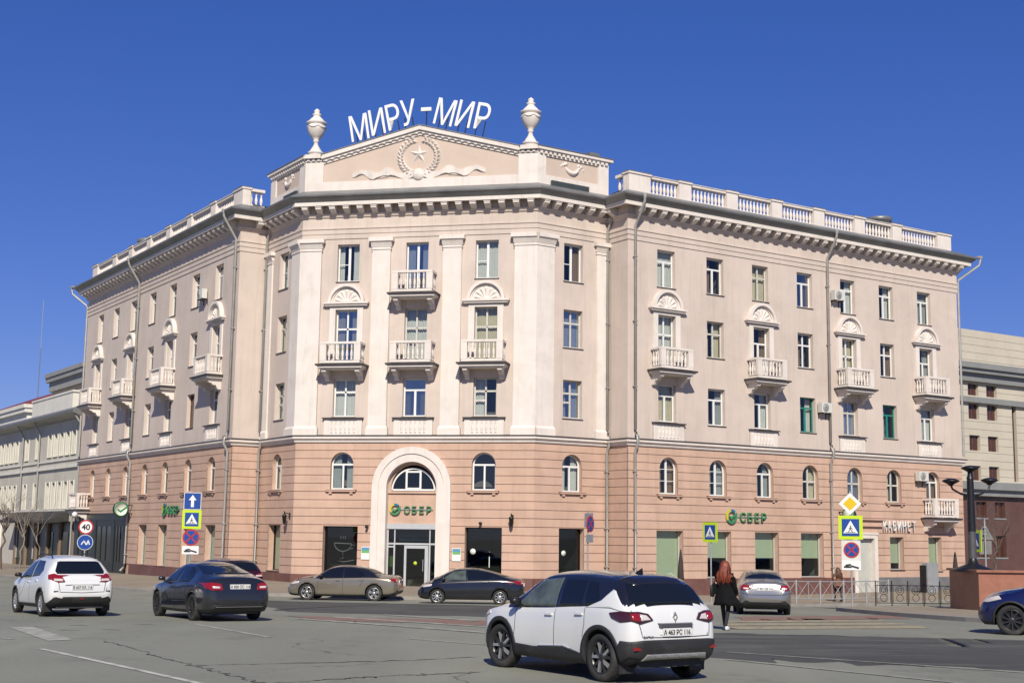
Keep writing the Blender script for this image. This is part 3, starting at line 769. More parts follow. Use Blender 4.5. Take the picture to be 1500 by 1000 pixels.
# fan hoods and surrounds over the balcony doors, blind balustrade panels below
def hood(F, x):
    M = F.at(x, 0, 0)
    sr = MB().box(-.95, -.62, -.07, 0, 11.5, 14.62).box(.62, .95, -.07, 0, 11.5, 14.62).box(-.95, .95, -.075, 0, 14.55, 14.72)
    sr.build('window_surround', M_WHITE, BLD, M)
    o = MB().box(-1.28, 1.28, -.30, 0, 14.84, 14.93).box(-1.2, 1.2, -.22, 0, 14.74, 14.85).build('fan_hood', M_WHITE, BLD, M)
    n = 18; t = MB(); r = .86
    t.prism([(r * math.cos(math.pi * k / n), 14.93 + r * math.sin(math.pi * k / n) * 1.02) for k in range(n + 1)], 'y', -.07, 0).build('tympanum', M_WHITE, o, M)
    rim = MB()
    for k in range(n):
        a0, a1 = math.pi * k / n, math.pi * (k + 1) / n
        for r0, r1, yy in ((.86, 1.02, -.26), (.78, .865, -.13)):
            rim.prism([(r0 * math.cos(a0), 14.93 + r0 * math.sin(a0)), (r1 * math.cos(a0), 14.93 + r1 * math.sin(a0)), (r1 * math.cos(a1), 14.93 + r1 * math.sin(a1)), (r0 * math.cos(a1), 14.93 + r0 * math.sin(a1))], 'y', yy, 0)
    rim.build('arch_rim', M_WHITE, o, M)
    sh = MB()
    for k in range(7):
        a = math.pi * (k + .5) / 7; c, s_ = math.cos(a), math.sin(a); q = Vector((-s_, c)) * .085
        p0 = Vector((c, s_)) * .16; p1 = Vector((c, s_)) * .68
        sh.add([(p0.x - q.x * .3, -.07, 14.95 + p0.y - q.y * .3), (p0.x + q.x * .3, -.07, 14.95 + p0.y + q.y * .3), (p1.x + q.x * 1.4, -.07, 14.95 + p1.y + q.y * 1.4), (p1.x * 1.07, -.07, 14.95 + p1.y * 1.07), (p1.x - q.x * 1.4, -.07, 14.95 + p1.y - q.y * 1.4), (p1.x * .8, -.15, 14.95 + p1.y * .8)],
               [(0, 1, 5), (1, 2, 5), (2, 3, 5), (3, 4, 5), (4, 0, 5)])
    sh.lathe([(.0, -.13), (.1, -.1), (.14, -.06)], 12, 0, 0, 15.0, axis='y')
    sh.build('shell_relief', M_WHITE, o, M)
def apron(F, x):
    M = F.at(x, 0, 0)
    o = MB().box(-1.06, 1.06, -.055, 0, 7.80, 8.62).box(-1.06, 1.06, -.085, 0, 8.55, 8.64).box(-1.06, 1.06, -.085, 0, 7.78, 7.88).box(-1.06, -.78, -.08, 0, 7.88, 8.55).box(.78, 1.06, -.08, 0, 7.88, 8.55).build('apron_panel', M_WHITE, BLD, M)
    MB().box(-1.14, 1.14, -.2, 0, 8.64, 8.70).build('apron_ledge', M_FLASH, o, M)
    for i in range(6): link('blind_baluster', APB, o, M @ T(-.62 + 1.24 * i / 5, -.055, 7.9))
APB = MB().lathe([(r * .85, z * .62 / .74) for r, z in BALU_PROF], 8, half=True).mesh('blind_baluster', M_WHITE)
for x in (FX[0], FX[2]): hood(FF, x)
for x in FX: apron(FF, x)
for i in BAL: hood(FR, COLS_R[i]); hood(FL, COLS_L[i]); apron(FR, COLS_R[i] + .1); apron(FL, COLS_L[i])

# ------------------------------------------------------------------ parapet balustrade on the wings
PBM = baluster_mesh(.78, 1.25)
PYO = .12                                             # set back from the wall line
def parapet(F, piers, ends=(0, 0)):
    """piers: list of (x0,x1)"""
    for i, (x0, x1) in enumerate(piers):
        p = MB().box(x0, x1, PYO - .06, PYO + .44, 21.05, 22.16).box(x0 - .05, x1 + .05, PYO - .12, PYO + .5, 22.16, 22.27).build('parapet_pier', M_WHITE, BLD, F.M)
        MB().box(x0 - .07, x1 + .07, PYO - .14, PYO + .52, 22.27, 22.30).build('pier_flashing', M_METAL, p, F.M)
        if i + 1 < len(piers):
            a, b = x1, piers[i + 1][0]
            r = MB().box(a + .002, b - .002, PYO, PYO + .36, 22.07, 22.20).box(a + .002, b - .002, PYO - .04, PYO + .4, 22.20, 22.235).build('parapet_rail', M_WHITE, BLD, F.M)
            MB().box(a + .002, b - .002, PYO + .02, PYO + .34, 21.05, 21.28).build('parapet_base', M_WHITE, r, F.M)
            n = max(2, round((b - a) / .27))
            for k in range(n): link('baluster', PBM, r, F.at(a + (b - a) * (k + .5) / n, PYO + .18, 21.285))
parapet(FR, [(.12, 1.62), (3.68, 4.55), (7.22, 8.05), (10.72, 11.55), (14.18, 15.05), (17.68, 18.55), (21.06, 21.9), (25.3, 26.6)])
parapet(FL, [(.3, 1.5), (5.2, 6.0), (8.9, 9.7), (12.8, 13.6), (16.7, 17.5), (20.6, 21.4), (24.7, 25.5), (28.4, FL.L - .12)])
# short returns beside the attic
for F, x0, x1 in ((FRr, .45, FRr.L - .2), (FLr, .5, FLr.L - .3)):
    r = MB().box(x0, x1, PYO, PYO + .36, 22.07, 22.235).build('parapet_rail', M_WHITE, BLD, F.M)
    MB().box(x0, x1, PYO + .02, PYO + .34, 21.05, 21.28).build('parapet_base', M_WHITE, r, F.M)
    for k in range(3): link('baluster', PBM, r, F.at(x0 + (x1 - x0) * (k + .5) / 3, PYO + .18, 21.285))

# ------------------------------------------------------------------ attic with pediment
CX = FF.L / 2; RK_ = (24.42 - 23.02) / (CX - 1.05)
def attic_front():
    M = FF.M
    o = MB().box(0, 1.05, 0, .55, 20.95, 23.02).box(FF.L - 1.05, FF.L, 0, .55, 20.95, 23.02).box(1.05, FF.L - 1.05, 0, .55, 20.95, 21.68)
    o.prism([(1.05, 22.72), (CX, 24.12), (FF.L - 1.05, 22.72), (FF.L - 1.05, 23.02), (CX, 24.42), (1.05, 23.02)], 'y', 0, .55)
    a = o.build('attic_wall', M_WHITE, BLD, M)
    MB().prism([(1.0, 21.6), (FF.L - 1.0, 21.6), (FF.L - 1.0, 22.8), (CX, 24.2), (1.0, 22.8)], 'y', .07, .5).build('attic_panel', M_PANEL, a, M)
    # raking cornice with dentils and flashing
    for s in (0, 1):
        fx = (lambda x: x) if s == 0 else (lambda x: FF.L - x)
        c = MB().prism([(fx(.98), 22.96), (fx(CX), 24.38), (fx(CX), 24.62), (fx(.98), 23.20)], 'y', -.20, .6)
        c.prism([(fx(1.05), 22.86), (fx(CX), 24.26), (fx(CX), 24.385), (fx(1.0), 22.965)], 'y', -.09, .3)
        cc = c.build('raking_cornice', M_WHITE, a, M); recalc(cc.data)
        fl = MB().prism([(fx(.94), 23.195), (fx(CX), 24.615), (fx(CX), 24.655), (fx(.94), 23.235)], 'y', -.24, .64).build('pediment_flashing', M_METAL, a, M); recalc(fl.data)
        for k in range(15):
            x = 1.2 + (CX - 1.4) * k / 14; z = 23.02 + (x - 1.05) * RK_ - .155
            link('dentil', DENT, a, FF.at(fx(x), 0, z))
    for x0, x1 in ((-.02, 1.0), (FF.L - 1.0, FF.L + .02)):
        MB().box(x0, x1, -.13, .6, 23.02, 23.22).box(x0, x1, -.05, 0.001, 22.86, 22.93).build('pier_cap', M_WHITE, a, M)
        for k in range(3): link('dentil', DENT, a, FF.at(x0 + .2 + .3 * k, 0, 22.93))
    return a
DENT = MB().box(-.08, .08, -.1, .01, -.045, .09).mesh('dentil', M_WHITE)
ATT = attic_front()
def attic_side(F, left):
    M = F.M; L = F.L
    e0, e1 = (0, L) if not left else (0, L)
    x0, x1 = (.55, L - .7) if not left else (.7, L - .75)
    o = MB().box(0, x0, 0, .55, 20.95, 23.02).box(x1, L, 0, .55, 20.95, 23.02).box(x0, x1, 0, .55, 20.95, 21.70).box(x0, x1, 0, .55, 22.74, 23.02)
    a = o.build('attic_wall', M_WHITE, BLD, M)
    MB().box(x0 - .05, x1 + .05, .07, .5, 21.6, 22.8).build('attic_panel', M_PANEL, a, M)
    MB().box(-.05 if not left else -.2, L + (.2 if not left else .05), -.17, .6, 23.04, 23.20).box(0, L, -.08, .1, 22.96, 23.045).build('attic_cornice', M_WHITE, a, M)
    MB().box(-.06 if not left else -.24, L + (.24 if not left else .06), -.21, .64, 23.20, 23.235).build('attic_flashing', M_METAL, a, M)
    for k in range(16): link('dentil', DENT, a, F.at(.2 + (L - .4) * k / 15, 0, 22.88))
    # horn-of-plenty relief
    xc = (x0 + x1) / 2; rl = MB(); pts = []
    for k in range(11):
        t = math.pi * (1.05 + .9 * k / 10); pts.append((xc + .42 * math.cos(t), .05, 22.42 + .36 * math.sin(t)))
    rl.tube(pts, [.05, .08, .1, .12, .13, .13, .13, .11, .1, .08, .05], 8)
    for dx, dz, r in ((-.55, .08, .1), (-.42, .14, .12), (.5, .02, .09), (.62, .12, .08), (.45, .16, .1), (-.7, .0, .07), (.75, -.05, .06)):
        rl.lathe([(0, -r * .7), (r * .7, -r * .5), (r, 0)], 8, xc + dx, .07, 22.38 + dz, axis='y')
    rl.build('relief', M_WHITE, a, M)
    # dark metal box on the eaves in front of the attic
    bx = (.85, 3.3) if not left else (2.2, 3.9)
    MB().box(bx[0], bx[1], -.16, 0, 20.9, 21.42).build('metal_casing', mat('dark_green_metal', (.06, .075, .075), .5, .2, var=.15, scale=2, world=True), BLD, M)
attic_side(FRb, False); attic_side(FLb, True)
MB().add([(p.x, p.y, 23.0) for p in [UV(D_ + .4, W_), UV(D_ + .4, D_ + C_ + .2), UV(D_ + C_ + .2, D_ + .4), UV(W_, D_ + .4), UV(W_, 5), UV(5, W_)]], [(0, 1, 2, 3, 4, 5)]).build('attic_roof', M_METAL, BLD, Matrix())
for p, q in ((PW[5], UV(W_ + .01, 5)), (UV(5, W_ + .01), PW[2])):
    MB().quad((p.x, p.y, 21.0), (q.x, q.y, 21.0), (q.x, q.y, 23.15), (p.x, p.y, 23.15)).build('attic_return', M_WHITE, BLD, Matrix())
# emblem: wreath, star and ribbon in relief
def emblem():
    M = FF.at(6.47, .07, 0); cz = 22.92
    for s in (-1, 1):
        wr = MB()
        for k in range(13):
            a = -math.pi / 2 + s * (R(14) + R(140) * k / 12); r = 1.02
            p = Vector((r * math.cos(a), 0, cz + r * math.sin(a) * .95)); tdir = Vector((-math.sin(a) * s, 0, math.cos(a) * s))
            for side in (-1, 1):
                d = (tdir + Vector((math.cos(a), 0, math.sin(a))) * side * .75).normalized(); q = Vector((-d.z, 0, d.x))
                b0, tip = p, p + d * .36
                wr.add([tuple(b0), tuple(b0 + d * .17 + q * .105), tuple(tip), tuple(b0 + d * .17 - q * .105), tuple(b0 + d * .17 + Vector((0, -.17, 0)))], [(0, 4, 1), (1, 4, 2), (2, 4, 3), (3, 4, 0)])
        wr.build('wreath_relief', M_WHITE, ATT, M)
    st = MB(); n = 10; ring = []
    for k in range(10):
        a = math.pi / 2 + k * math.pi / 5; r = .56 if k % 2 == 0 else .215
        ring.append((r * math.cos(a), 0, cz + .12 + r * math.sin(a)))
    st.add(ring + [(0, -.17, cz + .12)], [(k, 10, (k + 1) % 10) for k in range(10)]); st.build('star_relief', M_WHITE, ATT, M)
    ry = MB()
    for k in range(9):
        a = R(200 + 140 * k / 8)
        if abs(k - 4) < 4.1:
            p0 = Vector((.1 * math.cos(a), 0, cz - .2 + .1 * math.sin(a))); p1 = Vector((.75 * math.cos(a), 0, cz - .2 + .62 * math.sin(a)))
            ry.add([(p0.x - .01, -.02, p0.z), (p0.x + .01, -.02, p0.z), (p1.x + .03, -.02, p1.z), (p1.x - .03, -.02, p1.z)], [(0, 1, 2, 3)])
    # knot and ribbon
    kn = MB().lathe([(.0, -.2), (.22, -.17), (.34, -.08), (.36, 0)], 14, 0, 0, cz - 1.02, axis='y')
    for s in (-1, 1):
        path = [(.25, 21.98), (.7, 21.86), (1.15, 21.92), (1.55, 22.12), (1.9, 22.14), (2.2, 21.98), (2.55, 21.92), (2.9, 22.06), (3.2, 22.18), (3.5, 22.08), (3.75, 21.98)]
        pts = []
        for i in range(len(path) - 1):
            for t in (0, .5): pts.append((path[i][0] + (path[i + 1][0] - path[i][0]) * t, path[i][1] + (path[i + 1][1] - path[i][1]) * t))
        pts.append(path[-1]); vs = []; fs = []
        for i, (x, z) in enumerate(pts):
            wv = (.16 + .06 * math.sin(i * 1.1)) * (1 if i < len(pts) - 4 else .55)
            yy = -.07 - .04 * math.cos(i * 1.1)
            vs += [(s * x, -.0, z - wv - .015), (s * x, yy, z - wv), (s * x, yy - .02, z + wv), (s * x, 0, z + wv + .015)]
        for i in range(len(pts) - 1):
            for k in range(3): fs.append((i * 4 + k, (i + 1) * 4 + k, (i + 1) * 4 + k + 1, i * 4 + k + 1))
        kn.add(vs, fs, 0, False)
        kn.add([(s * 1.7, 0, 21.86), (s * 1.7, -.09, 21.88), (s * 2.3, -.05, 21.76), (s * 2.3, 0, 21.72), (s * 1.75, 0, 21.78)], [(0, 1, 2, 3, 4)])
    kn.build('ribbon_relief', M_WHITE, ATT, M)
emblem()
URN = [(.40, 23.22), (.40, 23.36), (.44, 23.38), (.44, 23.46), (.33, 23.52), (.30, 23.60), (.14, 23.86), (.11, 24.02), (.17, 24.08), (.17, 24.13), (.13, 24.17), (.27, 24.30), (.42, 24.52), (.50, 24.76), (.52, 24.93), (.47, 24.99), (.47, 25.05), (.56, 25.10), (.57, 25.17), (.46, 25.22), (.36, 25.36), (.21, 25.50), (.20, 25.56), (.25, 25.60), (.25, 25.65), (.13, 25.72), (.17, 25.80), (.15, 25.88), (.05, 25.96), (0, 26.0)]
def urn(x):
    M = FF.at(x, .26, 0)
    o = MB().lathe(URN, 20).build('urn', M_WHITE, BLD, M)
    sw = MB()
    for k in range(6):
        a0 = k * math.pi / 3; pts = []
        for j in range(7):
            a = a0 + math.pi / 3 * j / 6; sag = .10 * math.sin(math.pi * j / 6); r = .525 - sag * .12
            pts.append((r * math.cos(a), r * math.sin(a), 24.93 - sag))
        sw.tube(pts, [.02, .03, .04, .045, .04, .03, .02], 6)
    sw.build('garland', M_WHITE, o, M)
    MB().box(-.46, .46, -.46, .3, 23.02, 23.24).build('urn_plinth', M_WHITE, o, M)
urn(.46); urn(FF.L - .46)

# ------------------------------------------------------------------ entrance portal
def portal():
    x = PORT[0]; M = FF.at(x, 0, 0); n = 22; zs = 5.01
    def ring(mb, r0, r1, y0, y1, zb=-1.0):
        pts_o = [(r1, zb)] + [(r1 * math.cos(math.pi * k / n), zs + r1 * math.sin(math.pi * k / n)) for k in range(n + 1)] + [(-r1, zb)]
        pts_i = [(r0, zb)] + [(r0 * math.cos(math.pi * k / n), zs + r0 * math.sin(math.pi * k / n)) for k in range(n + 1)] + [(-r0, zb)]
        for k in range(len(pts_o) - 1):
            mb.prism([pts_i[k], pts_o[k], pts_o[k + 1], pts_i[k + 1]], 'y', y0, y1)
        return mb
    o = ring(ring(MB(), 1.36, 1.78, -.13, .3), 1.78, 2.14, -.19, .06).build('portal_surround', M_WHITE, BLD, M)
    recalc(o.data)
    MB().box(-1.37, 1.37, .32, .5, 3.14, 4.82).build('portal_panel', M_PINK, o, M)
    MB().box(-1.37, 1.37, .22, .5, 4.72, 4.83).build('fanlight_sill', M_PINK, o, M)
    # pink reveal ring behind the fanlight
    rr = MB(); rr = ring(rr, 1.2, 1.37, .26, .5, 4.83); rr.build('fanlight_reveal', M_PINK, o, M)
    # fanlight
    f = MB(); r = 1.2; zf = 4.86
    for k in range(n):
        a0, a1 = math.pi * k / n, math.pi * (k + 1) / n
        q = lambda rad, a: (rad * math.cos(a), zf + rad * math.sin(a))
        f.prism([q(r - .08, a0), q(r, a0), q(r, a1), q(r - .08, a1)], 'y', .30, .38)
    f.box(-1.2, 1.2, .30, .38, zf, zf + .09).box(-.43, -.33, .295, .385, zf + .09, zf + 1.1).box(.33, .43, .295, .385, zf + .09, zf + 1.1).box(-.33, .33, .295, .385, zf + .95, zf + 1.04)
    f.box(-.33, .33, .29, .385, zf + .09, zf + .16)
    fo = f.build('fanlight', M_PVC, BLD, M)
    g1 = [(-1.13, zf + .09)] + [(1.13 * math.cos(a), zf + 1.13 * math.sin(a)) for a in [R(176 - (176 - 111) * k / 10) for k in range(11)]] + [(-.43, zf + .09)]
    MB().add([(p[0], .34, p[1]) for p in g1], [tuple(range(len(g1)))]).build('pane', M_SHOP, fo, M)
    MB().add([(-p[0], .34, p[1]) for p in g1[::-1]], [tuple(range(len(g1)))]).build('pane', M_SHOP, fo, M)
    MB().quad((-.33, .34, zf + .16), (.33, .34, zf + .16), (.33, .34, zf + .95), (-.33, .34, zf + .95)).build('pane', M_SHOP, fo, M)
    rm = MB(); A = [(-1.3, .5, 4.7), (1.3, .5, 4.7), (1.3, .5, 6.4), (-1.3, .5, 6.4), (-1.3, 2, 4.7), (1.3, 2, 4.7), (1.3, 2, 6.4), (-1.3, 2, 6.4)]
    rm.add(A, [(4, 5, 6, 7), (0, 1, 5, 4), (3, 7, 6, 2), (0, 4, 7, 3), (1, 2, 6, 5)]).build('room_niche', M_ROOMD, fo, M)
    # aluminium entrance
    y0, y1 = .30, .38; d = MB()
    d.box(-1.37, 1.37, y0 - .06, y1, 2.86, 3.14)                     # header band
    for a in (-1.37, 1.29): d.box(a, a + .08, y0, y1, -.5, 2.86)
    d.box(-1.29, 1.29, y0, y1, 2.05, 2.14)
    for a in (-.98, .93): d.box(a, a + .06, y0, y1, 2.14, 2.86)
    d.box(-1.0, -.92, y0, y1, -.4, 2.05); d.box(-1.29, -1.0, y0, y1, 1.9, 1.98); d.box(.92, 1.0, y0, y1, -.4, 2.05)
    e = d.build('entrance_frame', M_STEEL, BLD, M)
    panes = [(-1.29, -.98, 2.14, 2.86), (-.92, .93, 2.14, 2.86), (.99, 1.29, 2.14, 2.86), (-1.29, -1.0, -.3, 1.9), (1.0, 1.29, -.3, 2.05), (-.92, -.40, -.3, 2.05)]
    for a, b, c, dd in panes: MB().quad((a, .34, c), (b, .34, c), (b, .34, dd), (a, .34, dd)).build('pane', M_SHOP, e, M)
    dl = MB().box(-.40, -.28, .24, .33, -.25, 2.02).box(.72, .90, .24, .33, -.25, 2.02).box(-.28, .72, .24, .33, 1.86, 2.02).box(-.28, .72, .24, .33, -.25, -.1)
    do = dl.build('door', M_STEEL, BLD, M)
    MB().quad((-.28, .29, -.1), (.72, .29, -.1), (.72, .29, 1.86), (-.28, .29, 1.86)).build('pane', M_SHOP, do, M)
    MB().tube([(.64, .2, .7), (.64, .2, 1.3)], .015, 6).box(.63, .65, .2, .25, .72, .75).box(.63, .65, .2, .25, 1.25, 1.28).build('handle', M_STEEL, do, M)
    MB().lathe([(0, .278), (.095, .278), (.095, .284)], 16, .2, 0, 1.1, axis='y').build('door_sticker', mat('lime_sticker', (.55, .65, .05), .6), do, M)
    # lobby behind the glass
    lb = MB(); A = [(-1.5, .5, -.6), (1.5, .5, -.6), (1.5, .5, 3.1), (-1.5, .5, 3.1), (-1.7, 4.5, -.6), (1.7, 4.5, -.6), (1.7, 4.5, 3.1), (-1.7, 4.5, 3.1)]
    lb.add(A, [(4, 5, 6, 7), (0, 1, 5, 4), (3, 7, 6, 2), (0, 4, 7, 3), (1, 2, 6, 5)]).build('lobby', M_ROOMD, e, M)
    MB().box(-.9, .85, .9, .95, 2.25, 2.62).build('lobby_sign', mat('blue_lobby_panel', (.03, .16, .30), .5), e, M)
    MB().box(-1.24, -1.02, .42, .45, .9, 1.45).build('lobby_poster', mat('lime_poster', (.32, .6, .06), .6), e, M)
    st = MB()
    for k in range(4): st.box(-.92, -.42, 1.0 + .3 * k, 3.0, -.5 + .17 * k, -.33 + .17 * k)
    st.build('lobby_steps', mat('pale_steps', (.45, .45, .42), .8, var=.1), e, M)
    MB().box(-1.9, 1.9, -1.1, .4, -.9, -.16).build('door_step', M_KERB, BLD, M)
portal()
# service door in the right wing
M = FR.at(17.85, 0, 0)
s = MB().box(-1.0, -.72, -.1, .4, -.9, 2.95).box(.72, 1.0, -.1, .4, -.9, 2.95).box(-.72, .72, -.1, .4, 2.72, 2.95).box(-1.06, 1.06, -.14, .1, 2.95, 3.06)
so = s.build('side_door_surround', M_WHITE, BLD, M)
MB().box(-.72, .72, .2, .26, -.9, 2.72).box(-.6, -.04, .185, .2, 0, 2.5).box(.04, .6, .185, .2, 0, 2.5).build('side_door', mat('pale_door', (.52, .52, .47), .6, var=.08), BLD, M)
for zz, a, b in ((3.42, -1.5, 1.4), (3.80, -1.7, 1.7)): MB().box(a, b, -.16, .05, zz, zz + .09).build('door_canopy_ledge', M_PINK, so, M)

# ------------------------------------------------------------------ downpipes
def downpipe(F, x, top='kink'):
    p = MB(); z1 = 20.6
    p.tube([(x, -.93, 20.72), (x, -.93, 20.45), (x, -.86, 20.3), (x, -.25, 19.35), (x, -.14, 19.2), (x, -.14, 8.25), (x, -.2, 8.05), (x, -.36, 7.85), (x, -.36, 7.5), (x, -.2, 7.2), (x, -.12, 7.05), (x, -.12, .45), (x, -.2, .15), (x, -.42, -.05)], .075, 10)
    p.lathe([(.09, 20.55), (.15, 20.78), (.15, 20.82)], 10, x, -.93, 0)
    for z in (17.5, 14, 10.5, 6, 3, 1): p.box(x - .1, x + .1, -.23, .0, z, z + .05)
    p.build('downpipe', M_PIPE, BLD, F.M)
downpipe(FR, .42); downpipe(FR, 15.0); downpipe(FL, FL.L - .35); downpipe(FL, 12.3); downpipe(FRb, FRb.L - .14); downpipe(FLr, FLr.L - .16)
def end_pipe(M, sx):
    p = MB().tube([(sx * 1.25, -1.0, 20.8), (sx * 1.2, -1.0, 20.45), (sx * 1.12, -.95, 20.25), (sx * .12, -.1, 19.3), (sx * .1, -.08, 19.1), (sx * .1, -.08, 7.95)], .075, 10)
    p.lathe([(.09, 20.65), (.15, 20.82), (.15, 20.86)], 10, sx * 1.25, -1.0, 0)
    p.box(min(sx * .9, sx * 1.3), max(sx * .9, sx * 1.3), -1.08, -.92, 20.72, 20.84)
    p.build('downpipe', M_PIPE, BLD, M)
end_pipe(FR.at(FR.L, 0, 0), 1); end_pipe(FL.at(0, 0, 0), -1)
# roof vents
for F, x, y in ((FR, 21.6, 1.6), (FL, 9.0, 1.4)):
    MB().lathe([(.75, 21.2), (.75, 22.7), (.8, 22.72), (.8, 22.95), (.3, 23.05), (0, 23.08)], 12, x, y, 0).build('roof_vent', M_METAL, BLD, F.M)
MB().box(FRb.L - 1.2, FRb.L - .55, .1, .5, 23.2, 23.5).build('roof_vent', M_METAL, BLD, FRb.M)
# black shopfront over the first bays of the left wing
o = MB().box(.05, 12.1, -.14, .0, 3.25, 3.75).box(.05, 1.1, -.12, 0, -1.2, 3.25).box(4.6, 5.4, -.12, 0, -1.2, 3.25).box(8.9, 9.6, -.12, 0, -1.2, 3.25).box(11.5, 12.1, -.12, 0, -1.2, 3.25).box(1.1, 11.5, -.08, 0, -1.2, .5).box(1.1, 11.5, -.1, 0, 2.85, 3.25).build('shopfront', M_CLAD, BLD, FL.M)
for a, b in ((1.1, 4.6), (5.4, 8.9), (9.6, 11.5)):
    MB().box(a, b, -.06, -.03, .5, 2.85).build('shop_pane', mat('black_shop_pane', (.02, .024, .024), .08, spec=.6), o, FL.M)
    for k in range(1, 3): MB().box(a + (b - a) * k / 3 - .04, a + (b - a) * k / 3 + .04, -.1, -.05, .5, 2.85).build('mullion', M_BLACK, o, FL.M)
# ------------------------------------------------------------------ vehicles
def paintm(name, col, metal=0.0, rough=.32, dust=.12):
    rough *= .75
    m = mat(name, col, rough, metal, var=.02, dirt=(.30, .27, .22), dirt_amt=dust, scale=1.6, coat=1.0)
    return m
M_TYRE = mat('tyre_rubber', (.022, .022, .022), .85, var=.25, dirt=(.14, .12, .1), dirt_amt=.5, scale=6)
M_PLAS = mat('black_plastic', (.022, .022, .024), .6, var=.2, dirt=(.12, .11, .1), dirt_amt=.3, scale=3)
M_CGL = mat('car_glass', (.008, .010, .013), .04, spec=.7)
M_CGLL = mat('car_glass_light', (.09, .11, .10), .05, var=.5, scale=2.5, spec=.7)
M_RIM = mat('alloy_rim', (.62, .62, .62), .3, .75, var=.1, scale=8)
M_RIMD = mat('dark_alloy_rim', (.05, .05, .052), .35, .5, var=.2, scale=8)
M_CHR = mat('chrome', (.75, .75, .76), .15, .95)
M_LRED = mat('tail_light_red', (.26, .01, .012), .12, coat=.8)
M_LWH = mat('tail_light_clear', (.62, .56, .55), .12, coat=.8)
M_LDK = mat('smoked_light', (.05, .012, .014), .12, coat=.8)
M_PLATE = mat('number_plate_white', (.72, .72, .70), .5)
M_INK = mat('plate_ink', (.03, .03, .035), .6)
M_SEAM = mat('shut_line', (.02, .02, .02), .9)
M_SKID = mat('silver_skid', (.42, .42, .42), .4, .5, var=.08)

